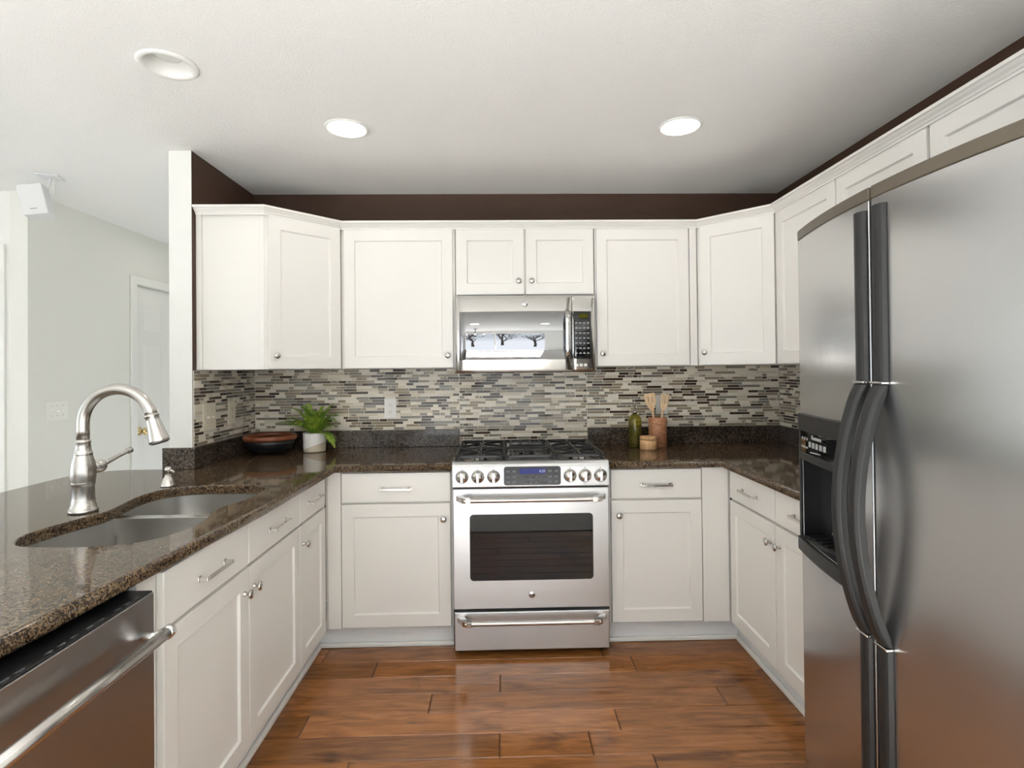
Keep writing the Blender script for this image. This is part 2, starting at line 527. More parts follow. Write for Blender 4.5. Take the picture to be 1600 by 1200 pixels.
# ------------------------------------------------------------------ setting
# floor of planks
m = MB()
m.mi = 1
m.box(-0.5, W, -2.7, 0.0, -0.05, -0.003)
m.mi = 0
lay = m.bm.verts.layers.float_vector.new('plank')
JO = {0: [0.885, 2.08], 1: [0.22, 1.46, 2.62], 2: [1.171, 2.385], 3: [0.70, 1.918], 4: [0.35, 1.457, 1.792, 2.98],
      5: [0.93, 2.0], -1: [0.62, 1.95, 3.1]}
RW = 0.1305
for k in range(-29, 46):
    y1 = -0.709 - RW * k
    y0 = y1 - RW
    if y0 < -2.7 or y1 > 0.01:
        continue
    rnd = random.Random(k * 13 + 5)
    js = list(JO.get(k, []))
    x = (min(js) if js else 0.2 + rnd.random()) 
    while x > -0.4:
        x -= rnd.uniform(0.6, 1.25); js.append(x)
    x = max(js)
    while x < W:
        x += rnd.uniform(0.6, 1.25); js.append(x)
    js = sorted(j for j in js if -0.45 < j < W - 0.05)
    ed = [-0.5] + js + [W]
    g = 0.0012
    for a, c in zip(ed, ed[1:]):
        rv = (rnd.random(), rnd.random(), rnd.random())
        nv = len(m.bm.verts)
        xa, xb, ya, yb = a + g, c - g, y0 + g, y1 - g
        bvl = 0.0025
        low = [m.bm.verts.new((p[0], p[1], -0.003)) for p in ((xa, ya), (xb, ya), (xb, yb), (xa, yb))]
        hi = [m.bm.verts.new((p[0], p[1], 0)) for p in ((xa + bvl, ya + bvl), (xb - bvl, ya + bvl), (xb - bvl, yb - bvl), (xa + bvl, yb - bvl))]
        for v in low + hi:
            v[lay] = rv
        m.bm.faces.new(hi)
        for i in range(4):
            m.bm.faces.new((low[i], low[(i + 1) % 4], hi[(i + 1) % 4], hi[i]))
tag(m.build('floor', [MT['floor'], MT['floorgap']], recalc=False), 'brown hardwood plank floor', kind='structure')

m = MB(); m.box(-4.6, -0.501, -5.3, 3.0, -0.05, 0.004); m.box(-0.501, W, -5.3, -2.701, -0.05, 0.004)  # unseen pale floor put in to bounce light and brighten steel reflections
tag(m.build('floor_carpet', MT['carpet']), 'unseen pale carpet of the adjoining room, added to bounce light', kind='structure')
def wall_with_holes(name, ax, wc, th, a0, a1, holes, label, m_=None):
    m = MB()
    cuts = sorted(holes, key=lambda h: h[0])
    x = a0
    def add(p0, p1, z0, z1):
        if ax == 'y':
            m.box(p0, p1, min(wc, wc + th), max(wc, wc + th), z0, z1)
        else:
            m.box(min(wc, wc + th), max(wc, wc + th), p0, p1, z0, z1)
    for h0, h1, z0, z1 in cuts:
        add(x, h0, 0, H)
        if z0 > 0: add(h0, h1, 0, z0)
        add(h0, h1, z1, H)
        x = h1
    add(x, a1, 0, H)
    return tag(m.build(name, m_ or MT['wall']), label, kind='structure')


m = MB(); m.slab([[(-4.7, -5.4), (W + 0.1, -5.4), (W + 0.1, 3.1), (-4.7, 3.1)], [(0.330 + 0.079 * math.cos(-2 * PI * k / 48), -1.392 + 0.079 * math.sin(-2 * PI * k / 48)) for k in range(48)]], H, H + 0.12, [0.001, 0.0005], 1)
tag(m.build('ceiling', MT['ceiling'], recalc=False), 'white textured ceiling', kind='structure')
m = MB()
fs = m.box(-0.11, W + 0.12, 0.0, 0.12, 0, H)
for f in fs:
    f.normal_update()
    f.material_index = 1 if (f.calc_center_median().y < 0.001) else 0
tag(m.build('wall_back', [MT['wall'], MT['brown']]), 'back kitchen wall painted dark brown', kind='structure')
m = MB()
fs = m.box(-0.11, 0.0, -0.66, -0.0005, 0, H)
for f in fs:
    f.material_index = 1 if (f.calc_center_median().x > -0.001) else 0
tag(m.build('wall_left', [MT['wall'], MT['brown']], bevel=0.004), 'short stub wall, brown inside and white on its end', kind='structure')
wall_with_holes('wall_right_rear', 'x', W, 0.12, -5.42, -2.6, [(a0, a1, z0, z1) for ax, wc, a0, a1, z0, z1 in WINDOWS if ax == 'r'], 'white wall beyond the refrigerator with an added unseen window')
m = MB(); m.box(W, W + 0.12, -2.6, 0.0, 0, H)
tag(m.build('wall_right', MT['brown']), 'right kitchen wall painted dark brown', kind='structure')


wall_with_holes('wall_rear', 'y', -5.3, -0.12, -4.7, W + 0.12, [(a0, a1, z0, z1) for ax, wc, a0, a1, z0, z1 in WINDOWS if ax == 'y'], 'wall behind the kitchen with a glazed door')
wall_with_holes('wall_far_left', 'x', -4.6, -0.12, -5.3, 0.05, [(a0, a1, z0, z1) for ax, wc, a0, a1, z0, z1 in WINDOWS if ax == 'x'], 'wall of the adjoining room with a window')
wall_with_holes('wall_hall_left', 'x', -1.27, -0.10, -0.075, 3.0, [(0.865, 1.625, 0, 2.045)], 'pale hallway wall with switches and a door', MT['hall'])
m = MB(); m.box(-1.39, -0.0, 3.0, 3.1, 0, H)
tag(m.build('wall_hall_end', MT['wall']), 'end wall of the hallway', kind='structure')
m = MB(); m.box(-0.11, -0.0, 0.121, 3.0, 0, H)
tag(m.build('wall_hall_right', MT['wall']), 'hallway side of the kitchen wall', kind='structure')
wall_with_holes('wall_dining', 'y', -0.075, 0.1, -4.6, -1.37, [(-2.27, -1.455, 0, 2.07)], 'white wall facing the room at far left')

for i, (ax, wc, a0, a1, z0, z1) in enumerate(WINDOWS):
    wr = empty('window_%d' % (i + 1))
    tag(wr, 'out-of-view white framed window that lights the kitchen', kind='structure')
    m = MB(); fw_ = 0.05
    mid = (a0 + a1) / 2
    def bxx(p0, p1, q0, q1, t0=-0.08, t1=0.0):
        if ax == 'y': m.box(p0, p1, wc + t0, wc + t1, q0, q1)
        elif ax == 'r': m.box(wc - t1, wc - t0, p0, p1, q0, q1)
        else: m.box(wc + t0, wc + t1, p0, p1, q0, q1)
    bxx(a0, a0 + fw_, z0, z1); bxx(a1 - fw_, a1, z0, z1); bxx(a0 + fw_, a1 - fw_, z0, z0 + fw_); bxx(a0 + fw_, a1 - fw_, z1 - fw_, z1)
    bxx(mid - 0.025, mid + 0.025, z0 + fw_, z1 - fw_)
    m.build('window_frame', MT['trimw'], wr)
# casing of the doorway at the far left edge, with its own white door
d2 = tag(empty('door_2', (-1.8625, -0.075, 0)), 'white door at the far left edge', kind='structure')
m = MB(); m.box(-0.405, 0.405, 0.02, 0.06, 0, 2.065); m.build('door_slab', MT['trimw'], d2, 0.003)
m = MB(); m.box(0.41, 0.47, -0.015, 0.0, 0, 2.13); m.box(-0.47, -0.41, -0.015, 0, 0, 2.13); m.box(-0.41, 0.41, -0.015, 0, 2.07, 2.13)
m.build('door_casing', MT['trimw'], d2, 0.004)

# six-panel hallway door, opening in the plane x = -1.27
d1 = tag(empty('door_1', (-1.27, 0.865, 0)), 'white six-panel hallway door with a brass knob', kind='structure')
m = MB()
m.box(-0.055, -0.02, 0.004, 0.756, 0.01, 2.04)
def raised(y0, y1, z0, z1):
    # sunk frame then raised field, on the +x side
    b_ = 0.03
    q = [(y0, z0), (y1, z0), (y1, z1), (y0, z1)]
    m.box(-0.02, -0.019, y0, y1, z0, z1)
    o_ = [m.bm.verts.new((-0.019, y, z)) for y, z in q]
    i_ = [m.bm.verts.new((-0.010, y, z)) for y, z in ((y0 + b_, z0 + b_), (y1 - b_, z0 + b_), (y1 - b_, z1 - b_), (y0 + b_, z1 - b_))]
    m.bm.faces.new(i_)
    for k in range(4):
        m.bm.faces.new((o_[k], o_[(k + 1) % 4], i_[(k + 1) % 4], i_[k]))
for y0 in (0.11, 0.42):
    for z0, z1 in ((1.70, 1.93), (1.0, 1.61), (0.24, 0.88)):
        raised(y0, y0 + 0.235, z0, z1)
m.build('door_slab', MT['trimw'], d1, 0.002)
m = MB()
m.box(0.001, 0.016, -0.068, -0.004, 0, 2.11); m.box(0.001, 0.016, 0.764, 0.828, 0, 2.11); m.box(0.001, 0.016, -0.004, 0.764, 2.046, 2.11)
m.build('door_casing', MT['trimw'], d1, 0.004)
m = MB(); q = Matrix.Translation((-0.02, 0.06, 0.93)) @ Matrix.Rotation(PI / 2, 4, 'Y')
m.lathe([(0, 0), (0.032, 0.0), (0.032, 0.006), (0.012, 0.01), (0.012, 0.03), (0.026, 0.04), (0.029, 0.052), (0.02, 0.066), (0, 0.068)], q, 24)
m.build('door_knob', MT['brass'], d1)
m = MB(); m.box(-0.018, -0.014, 0.001, 0.012, 0.90, 0.96); m.build('latch_plate', MT['brass'], d1)

# ------------------------------------------------------------------ cabinets
def shaker(w_, h_, st=0.058, rail=0.062, th=0.02, rec=0.009):
    """door: x 0..w, front at y=-th, back at y=0, z 0..h"""
    m = MB(); bm = m.bm
    def ring(x0, x1, z0, z1, y):
        return [bm.verts.new(p) for p in ((x0, y, z0), (x1, y, z0), (x1, y, z1), (x0, y, z1))]
    A = ring(0, w_, 0, h_, 0); B = ring(0, w_, 0, h_, -th)
    C_ = ring(st, w_ - st, rail, h_ - rail, -th)
    D = ring(st + 0.004, w_ - st - 0.004, rail + 0.004, h_ - rail - 0.004, -th + rec)
    bm.faces.new(A)
    for P, Q in ((A, B), (B, C_), (C_, D)):
        for i in range(4):
            bm.faces.new((P[i], P[(i + 1) % 4], Q[(i + 1) % 4], Q[i]))
    bm.faces.new(D)
    return m


def slabfront(w_, h_, th=0.02):
    m = MB(); m.box(0, w_, -th, 0, 0, h_); return m


def knob_mesh():
    m = MB(); q = Matrix.Rotation(PI / 2, 4, 'X')
    m.lathe([(0, 0), (0.009, 0), (0.009, 0.002), (0.0055, 0.006), (0.0055, 0.014), (0.0145, 0.019), (0.0158, 0.022), (0.0145, 0.026), (0.008, 0.029), (0, 0.0295)], q, 20)
    return m


def pull_mesh(L=0.14):
    m = MB(); h_ = L / 2
    for s in (-1, 1):
        m.box(s * h_ - 0.0085, s * h_ + 0.0085, -0.004, 0, -0.0085, 0.0085)
        m.box(s * h_ - 0.0055, s * h_ + 0.0055, -0.028, -0.004, -0.0055, 0.0055)
    m.box(-h_ + 0.0055, h_ - 0.0055, -0.0285, -0.0215, -0.0055, 0.0055)
    return m


class Cab:
    """local frame: x along the face, -y out of the face, face-frame plane at y=0"""
    def __init__(self, name, loc, rz, label, cat='cabinet', group=None):
        self.r = empty(name, (loc[0], loc[1], 0), rz, label, cat, group)

    def carcass(self, w_, d, z0, z1, pts=None, gap=0.001):
        m = MB()
        if pts: m.prism(pts, z0, z1)
        else: m.box(gap, w_ - gap, 0, d, z0, z1)
        return m.build('carcass', MT['cab'], self.r, 0.0015)

    def toe(self, x0, x1, rec=0.045, z1=0.1145, d=0.02):
        m = MB(); m.box(x0, x1, rec, rec + d, 0, z1)
        return m.build('toe_kick', MT['toe'], self.r)

    def door(self, x0, x1, z0, z1, knob=None):
        o = shaker(x1 - x0, z1 - z0).build('door', MT['cab'], self.r, 0.002, 2)
        o.location = (x0, -0.0008, z0)
        if knob:
            k = knob_mesh().build('knob', MT['nickel'], o); k.location = (knob[0] - x0, -0.02, knob[1] - z0)
        return o

    def drawer(self, x0, x1, z0, z1):
        o = slabfront(x1 - x0, z1 - z0).build('drawer_front', MT['cab'], self.r, 0.003, 2)
        o.location = (x0, -0.0008, z0)
        k = pull_mesh().build('pull', MT['nickel'], o, 0.0015); k.location = ((x1 - x0) / 2, -0.02, (z1 - z0) / 2 - 0.006)
        return o

    def stile(self, x0, x1, z0, z1):
        m = MB(); m.box(x0, x1, -0.0185, -0.0008, z0, z1)
        return m.build('filler', MT['cab'], self.r, 0.001)


DT, DB, OT, OB = 0.872, 0.729, 0.719, 0.12
# base: left run (faces +x, plane x = .605, door face .625)
XL = 0.605
c = Cab('sink_base_cabinet', (XL, -1.937, ), PI / 2, 'white sink base cabinet with two shaker doors, between dishwasher and narrow corner cabinet')
m = MB(); m.box(-0.046, 0.02, 0.0, 0.02, 0.0, 0.876); m.box(0.001, 0.02, 0.02, 0.58, 0.1145, 0.876); m.box(0.934, 0.953, 0, 0.58, 0.1145, 0.876); m.box(0.02, 0.934, 0.56, 0.58, 0.1145, 0.876)
m.box(0.02, 0.934, 0.0, 0.56, 0.1145, 0.135); m.box(0.02, 0.934, 0.0, 0.02, 0.135, 0.876)
m.build('carcass', MT['cab'], c.r, 0.001)
c.toe(0.0, 0.954)
o0 = 1.937
c.drawer(o0 - 1.913, o0 - 1.456, DB, DT); c.drawer(o0 - 1.450, o0 - 0.990, DB, DT)
c.door(o0 - 1.913, o0 - 1.456, OB, OT, (o0 - 1.487, 0.643)); c.door(o0 - 1.450, o0 - 0.990, OB, OT, (o0 - 1.419, 0.643))
c = Cab('base_cabinet', (XL, -0.983), PI / 2, 'narrow white base cabinet in the left run, right of the sink base')
c.carcass(0.38, 0.58, 0.1145, 0.876); c.toe(0, 0.428)
c.drawer(0.000, 0.325, DB, DT); c.door(0.000, 0.325, OB, OT, (0.031, 0.637))
# base: back run left
YB = -0.60
c = Cab('base_cabinet', (0.607, YB), 0, 'white base cabinet with one drawer and door, left of the range')
c.carcass(0.628, 0.59, 0.1145, 0.876); c.toe(-0.0465, 0.628)
c.drawer(0.692 - 0.607, 1.224 - 0.607, DB, DT); c.door(0.692 - 0.607, 1.222 - 0.607, OB, OT, (1.189 - 0.607, 0.646))
c.stile(0.0175, 0.692 - 0.607 - 0.004, 0.1145, 0.876)
# base: back run right
c = Cab('base_cabinet', (1.996, YB), 0, 'white base cabinet with one drawer and wide filler, right of the range')
c.carcass(0.622, 0.59, 0.1145, 0.876); c.toe(0, 0.6685)
c.drawer(0.018, 0.468, DB, DT); c.door(0.018, 0.468, OB, OT, (0.055, 0.649))
c.stile(0.473, 0.6035, 0.1145, 0.876)
# base: right run (faces -x, plane x = 2.62, door face 2.60)
c = Cab('base_cabinet', (2.62, -0.615), -PI / 2, 'white base cabinet with two doors beside the refrigerator')
c.carcass(0.94, 0.56, 0.1145, 0.876); c.toe(-0.06, 0.93)
c.drawer(0.022, 0.452, DB, DT); c.drawer(0.464, 0.90, DB, DT)
c.door(0.022, 0.452, OB, OT, (0.421, 0.638)); c.door(0.464, 0.90, OB, OT, (0.495, 0.638))

# shoe mouldings
for i, (x0, x1, y0, y1) in enumerate([(0.5405, 1.235, -0.575, -0.556), (1.976, 2.6645, -0.575, -0.556)]):
    m = MB(); m.box(x0 + 0.02, x1, y0, y1, 0, 0.022)
    tag(m.build('trim_%d' % (i + 1), MT['trimw'], None, 0.006, 3), 'white shoe molding below the toe kick', kind='structure')
m = MB(); m.box(0.561, 0.579, -1.937, -0.5755, 0, 0.022)
tag(m.build('trim_3', MT['trimw'], None, 0.006, 3), 'white shoe molding below the left cabinets', kind='structure')
m = MB(); m.box(2.6455, 2.6645, -1.545, -0.5755, 0, 0.022)
tag(m.build('trim_4', MT['trimw'], None, 0.006, 3), 'white shoe molding below the right cabinets', kind='structure')

# uppers
UZ0, UZ1 = 1.384, 2.150
UD0, UD1 = 1.387, 2.141
# left diagonal corner: carcass polygon in world, face line (.322,-.612)->(.609,-.325)
s2 = math.sqrt(0.5)
c = Cab('corner_wall_cabinet', (0.322, -0.612), PI / 4, 'white diagonal corner wall cabinet left of the range wall')
def loc2(px, py, ox, oy, a):
    dx, dy = px - ox, py - oy
    return (dx * math.cos(a) + dy * math.sin(a), -dx * math.sin(a) + dy * math.cos(a))
pts = [loc2(x, y, 0.322, -0.612, PI / 4) for x, y in ((0.012, -0.612), (0.322, -0.612), (0.609, -0.325), (0.609, -0.006), (0.012, -0.006))]
c.carcass(0, 0, UZ0, UZ1, pts)
m = MB(); m.box(0.001, 0.026, -0.628, -0.6125, UZ0, UZ1 - 0.002); m.box(0.298, 0.322, -0.616, -0.6125, UZ0, UZ1 - 0.002)
m.xform(Matrix.Rotation(-PI / 4, 4, 'Z') @ Matrix.Translation((-0.322, 0.612, 0)))
m.build('side_trim', MT['cab'], c.r, 0.002)
Ld = 0.287 / s2
c.door(0.016, Ld - 0.010, UD0, UD1, (0.045, 1.452))
c = Cab('wall_cabinet', (0.611, -0.315), 0, 'white one-door wall cabinet left of the microwave')
c.carcass(0.622, 0.305, UZ0, UZ1); c.door(0.630 - 0.611, 1.219 - 0.611, UD0, UD1, (1.191 - 0.611, 1.452))
c = Cab('wall_cabinet', (1.234, -0.315), 0, 'short white two-door wall cabinet above the microwave')
c.carcass(0.762, 0.305, 1.771, UZ1)
c.door(1.240 - 1.234, 1.609 - 1.234, 1.781, UD1, (1.579 - 1.234, 1.853)); c.door(1.619 - 1.234, 1.990 - 1.234, 1.781, UD1, (1.650 - 1.234, 1.853))
c = Cab('wall_cabinet', (1.998, -0.315), 0, 'white one-door wall cabinet right of the microwave')
c.carcass(0.565, 0.305, UZ0, UZ1); c.door(2.006 - 1.998, 2.516 - 1.998, UD0, UD1, (2.034 - 1.998, 1.454))
c.stile(0.524, 0.5625, UZ0, UZ1 - 0.004)
c = Cab('corner_wall_cabinet', (2.570, -0.320), -PI / 4, 'white diagonal corner wall cabinet right of the range wall')
pts = [loc2(x, y, 2.570, -0.320, -PI / 4) for x, y in ((2.570, -0.320), (2.862, -0.612), (W - 0.006, -0.612), (W - 0.006, -0.006), (2.570, -0.006))]
c.carcass(0, 0, UZ0, UZ1, pts)
c.door(0.022, 0.292 / s2 - 0.004, UD0, UD1, (0.052, 1.454))
c = Cab('wall_cabinet', (2.874, -0.614), -PI / 2, 'white two-door wall cabinet on the right wall, next to the corner')
c.carcass(0.972, 0.31, UZ0, UZ1); c.door(0.012, 0.488, UD0, UD1, (0.46, 1.454)); c.door(0.496, 0.966, UD0, UD1, (0.524, 1.454))
c = Cab('wall_cabinet', (2.874, -1.588), -PI / 2, 'short white wall cabinet above the refrigerator')
c.carcass(0.95, 0.31, 1.84, UZ1); c.door(0.006, 0.470, 1.846, UD1); c.door(0.480, 0.944, 1.846, UD1)

# crown molding
path = [(0.003, -0.630), (0.330, -0.630), (0.6175, -0.337), (2.5625, -0.337), (2.852, -0.630), (2.852, -2.53)]
prof = [(0.0, 2.1385), (0.004, 2.1385), (0.005, 2.146), (0.009, 2.148), (0.013, 2.154), (0.021, 2.160), (0.026, 2.166), (0.033, 2.1685), (0.033, 2.179), (0.0, 2.179)]
m = MB()
V = [Vector(p) for p in path]
rings = []
for i, p in enumerate(V):
    ns = []
    for a, c2 in ((i - 1, i), (i, i + 1)):
        if a >= 0 and c2 < len(V):
            e = (V[c2] - V[a]).normalized(); ns.append(Vector((e.y, -e.x)))
    mm = ns[0] if len(ns) == 1 else (ns[0] + ns[1]) / (1 + ns[0].dot(ns[1]))
    rings.append([m.bm.verts.new((p.x + mm.x * d, p.y + mm.y * d, z)) for d, z in prof])
for a, c2 in zip(rings, rings[1:]):
    for k in range(len(prof)):
        j = (k + 1) % len(prof)
        m.bm.faces.new((a[k], a[j], c2[j], c2[k]))
m.bm.faces.new(rings[0]); m.bm.faces.new(list(reversed(rings[-1])))
tag(m.build('crown_molding', MT['cab']), 'white crown molding running along the tops of the wall cabinets', 'molding')

# ------------------------------------------------------------------ backsplash tile
def mosaic(name, L, z0, z1, cut, seed, label, mtx, caulk=()):
    """flat wall of mosaic rows; local x along the wall, -y out; cut(x0,x1,z) -> list of allowed x spans"""
    m = MB()
    rh = 0.0166; g = 0.0013
    rnd = random.Random(seed)
    nrow = int(round((z1 - z0) / rh)); rh = (z1 - z0) / nrow
    m.mi = 7
    for (a, c_, za, zb) in cut:
        m.box(a, c_, -0.0035, -0.001, za, zb)
    for (a, c_) in caulk:
        m.box(a, c_, -0.0056, -0.001, z0, z1)
    lens = [0.030, 0.046, 0.062, 0.062, 0.078, 0.078, 0.094, 0.126, 0.126]
    pal = [0] * 22 + [5] * 8 + [1] * 12 + [2] * 22 + [3] * 16 + [4] * 21 + [6] * 10
    for k in range(nrow):
        za = z0 + k * rh; zb = za + rh
        spans = [(a, c_) for (a, c_, q0, q1) in cut if q0 <= za + 0.002 and zb - 0.002 <= q1]
        for a, c_ in spans:
            x = a - rnd.random() * 0.09
            last = -1
            while x < c_:
                ln = rnd.choice(lens)
                mi = rnd.choice(pal)
                while mi == last: mi = rnd.choice(pal)
                last = mi
                if mi in (0, 5) and rnd.random() < 0.5: ln = min(ln, 0.062)
                if mi == 6: ln = rnd.choice([0.03, 0.046, 0.062])
                xa, xb = max(x, a) + g, min(x + ln, c_) - g
                x += ln
                if xb - xa < 0.004: continue
                m.mi = mi
                p = 0.0055 if mi in (2, 3, 4) else 0.0048
                e = 0.0009
                lo = [m.bm.verts.new(v) for v in ((xa, -0.0035, za + g), (xb, -0.0035, za + g), (xb, -0.0035, zb - g), (xa, -0.0035, zb - g))]
                hi = [m.bm.verts.new(v) for v in ((xa + e, -p, za + g + e), (xb - e, -p, za + g + e), (xb - e, -p, zb - g - e), (xa + e, -p, zb - g - e))]
                f = m.bm.faces.new(hi); f.material_index = mi
                for i in range(4):
                    f = m.bm.faces.new((lo[i], lo[(i + 1) % 4], hi[(i + 1) % 4], hi[i])); f.material_index = mi
    o = m.build(name, TILE + [MT['grout']], recalc=False)
    o.matrix_world = mtx
    return tag(o, label, 'backsplash')


ZT0, ZT1 = 1.0165, 1.382
mosaic('tile_backsplash', W, 0.917, ZT1, [(0.001, 1.2255, ZT0, ZT1), (1.2255, 2.0, 0.917, ZT1), (2.0, W - 0.007, ZT0, ZT1)], 3,
       'striped mosaic tile backsplash along the back wall behind the range', Matrix.Identity(4))
mosaic('tile_backsplash', 0.66, ZT0, ZT1, [(0.003, 0.6545, ZT0, ZT1)], 4, 'striped mosaic tile backsplash on the short left wall',
       Matrix.Translation((0, -0.66, 0)) @ Matrix.Rotation(PI / 2, 4, 'Z'), [(0.6515, 0.6546)])
mosaic('tile_backsplash', 1.55, ZT0, ZT1, [(0.0058, 1.58, ZT0, ZT1)], 5, 'striped mosaic tile backsplash on the right wall beside the refrigerator',
       Matrix.Translation((W, 0, 0)) @ Matrix.Rotation(-PI / 2, 4, 'Z'), [(0.0057, 0.0087)])

# ------------------------------------------------------------------ countertops
def catmull(P, n=6):
    out = []
    N = len(P)
    for i in range(N):
        p0, p1, p2, p3 = (Vector(P[(i + k - 1) % N]) for k in range(4))
        for j in range(n):
            t_ = j / n
            out.append(0.5 * ((2 * p1) + (-p0 + p2) * t_ + (2 * p0 - 5 * p1 + 4 * p2 - p3) * t_ ** 2 + (-p0 + 3 * p1 - 3 * p2 + p3) * t_ ** 3))
    return out


def area2(P):
    return sum(P[i - 1][0] * P[i][1] - P[i][0] * P[i - 1][1] for i in range(len(P)))


hole_pts = [(0.118, -1.72), (0.125, -1.62), (0.146, -1.53), (0.163, -1.45), (0.150, -1.36), (0.130, -1.25), (0.136, -1.16), (0.180, -1.092), (0.260, -1.064), (0.38, -1.060),
            (0.48, -1.072), (0.537, -1.12), (0.552, -1.22), (0.550, -1.33), (0.522, -1.41), (0.520, -1.48), (0.546, -1.57), (0.552, -1.66),
            (0.530, -1.745), (0.480, -1.802), (0.38, -1.828), (0.27, -1.826), (0.175, -1.806)]
hole = catmull(hole_pts, 5)
if area2(hole) > 0:
    hole = hole[::-1]
ZC0, ZC1 = 0.8775, 0.914
outer = [(0.590, -2.64), (0.603, -2.4), (0.617, -2.2), (0.629, -2.0), (0.641, -1.82), (0.652, -1.63), (0.664, -1.39), (0.671, -1.05), (0.671, -0.6455), (1.2345, -0.6455), (1.2345, -0.002), (0.002, -0.002), (0.002, -0.6615), (-0.30, -0.6615)]
for k in range(1, 9):
    a = PI / 2 + PI / 2 * k / 9
    outer.append((-0.28 + 0.2 * math.cos(a), -0.8615 + 0.2 * math.sin(a)))
outer += [(-0.48, -0.88), (-0.48, -2.64)]
if area2(outer) < 0:
    outer = outer[::-1]
m = MB(); m.slab([outer, hole], ZC0, ZC1, [0.012, 0.005])
ct = m.build('countertop', MT['granite'], recalc=False)
tag(ct, 'brown speckled granite countertop with the sink, left side and peninsula', 'countertop')
outer = [(1.9955, -0.6455), (2.5555, -0.6455), (2.5555, -1.565), (W - 0.002, -1.565), (W - 0.002, -0.002), (1.9955, -0.002)]
if area2(outer) < 0:
    outer = outer[::-1]
m = MB(); m.slab([outer], ZC0, ZC1, [0.012])
tag(m.build('countertop', MT['granite'], recalc=False), 'brown speckled granite countertop right of the range', 'countertop')

def splash(x0, x1, y0, y1, label):
    m = MB(); m.box(x0, x1, y0, y1, ZC1 + 0.0005, 1.0155)
    return tag(m.build('granite_backsplash', MT['granite_splash'], None, 0.002), label, 'backsplash')


splash(0.0225, 1.225, -0.022, -0.0005, 'dark granite upstand on the back wall left of the range, behind the fern')
splash(2.0, W - 0.0225, -0.022, -0.0005, 'dark granite upstand on the back wall right of the range')
splash(0.0005, 0.022, -0.6595, -0.0005, 'dark granite upstand along the short left wall behind the black bowl')
splash(W - 0.022, W - 0.0005, -1.56, -0.0005, 'dark granite upstand along the right wall beside the refrigerator')
splash(-0.130, 0.022, -0.685, -0.6605, 'small granite block on the end of the short white wall by the soap dispenser')

# ------------------------------------------------------------------ sink
sk = empty('kitchen_sink', (0.34, -1.44, 0.70), 0, 'stainless double-bowl undermount sink set in the left countertop', 'sink')
def offset_poly(P, d):
    P = [Vector((p[0], p[1])) for p in P]
    if area2(P) < 0: P = P[::-1]
    N = len(P); out = []
    for i in range(N):
        e1 = (P[i] - P[i - 1]); e2 = (P[(i + 1) % N] - P[i])
        e1 = e1.normalized() if e1.length > 1e-9 else e2.normalized(); e2 = e2.normalized() if e2.length > 1e-9 else e1
        n1 = Vector((e1.y, -e1.x)); n2 = Vector((e2.y, -e2.x)); mm = n1 + n2
        mm = mm / max(0.5, mm.dot(n1))
        out.append(P[i] + mm * d)
    return out
def chaikin(P, k=1):
    for _ in range(k):
        Q = []
        for i in range(len(P)):
            a, c_ = Vector(P[i]), Vector(P[(i + 1) % len(P)])
            Q += [a * 0.75 + c_ * 0.25, a * 0.25 + c_ * 0.75]
        P = Q
    return P
rim = offset_poly(hole, 0.006)
def clip(P, keep, yc):
    out = []
    for i in range(len(P)):
        a, c_ = P[i - 1], P[i]
        ka, kc = keep(a.y), keep(c_.y)
        if ka != kc:
            t_ = (yc - a.y) / (c_.y - a.y); out.append(a + (c_ - a) * t_)
        if kc: out.append(c_)
    return out
far_l = clip(rim, lambda y: y > -1.372, -1.372)
near_l = clip(rim, lambda y: y < -1.412, -1.412)
loops_b = []
for P, nm in ((far_l, 'bowl'), (near_l, 'bowl')):
    P = chaikin(P, 2)
    loops_b.append(P)
    m = MB()
    prof_b = [(0, 0.8765), (-0.001, 0.86), (-0.006, 0.80), (-0.012, 0.74), (-0.018, 0.715), (-0.032, 0.70), (-0.055, 0.695)]
    rings = []
    for d, z in prof_b:
        Q = offset_poly(P, d)
        rings.append([m.bm.verts.new((p.x - 0.34, p.y + 1.44, z - 0.70)) for p in Q])
    N = len(rings[0])
    for a, c_ in zip(rings, rings[1:]):
        for i in range(N):
            f = m.bm.faces.new((a[i], c_[i], c_[(i + 1) % N], a[(i + 1) % N])); f.smooth = True
    m.bm.faces.new(rings[-1])
    o = m.build(nm, MT['steel_sink'], sk)
    cx = sum(p.x for p in P) / len(P) - 0.34; cy = sum(p.y for p in P) / len(P) + 1.44
    m = MB(); m.lathe([(0.0, 0.001), (0.03, 0.001), (0.036, 0.003), (0.043, 0.003), (0.045, 0.0), (0.045, -0.02), (0, -0.02)], Matrix.Translation((cx, cy, -0.005)), 24)
    m.build('drain', MT['chrome'], o)
# deck flange between and around the bowls
fl = [(0.585, -1.86), (0.585, -1.02), (0.075, -1.02), (0.075, -1.86)]
if area2(fl) < 0: fl = fl[::-1]
hs = []
for P in loops_b:
    hs.append(P[::-1] if area2(P) > 0 else P)
m = MB(); m.slab([[(x - 0.34, y + 1.44) for x, y in fl]] + [[(p.x - 0.34, p.y + 1.44) for p in h_] for h_ in hs], 0.8745 - 0.70, 0.8770 - 0.70, [0.0003, 0.001, 0.001], 2)
m.build('flange', MT['steel_sink'], sk, recalc=False)

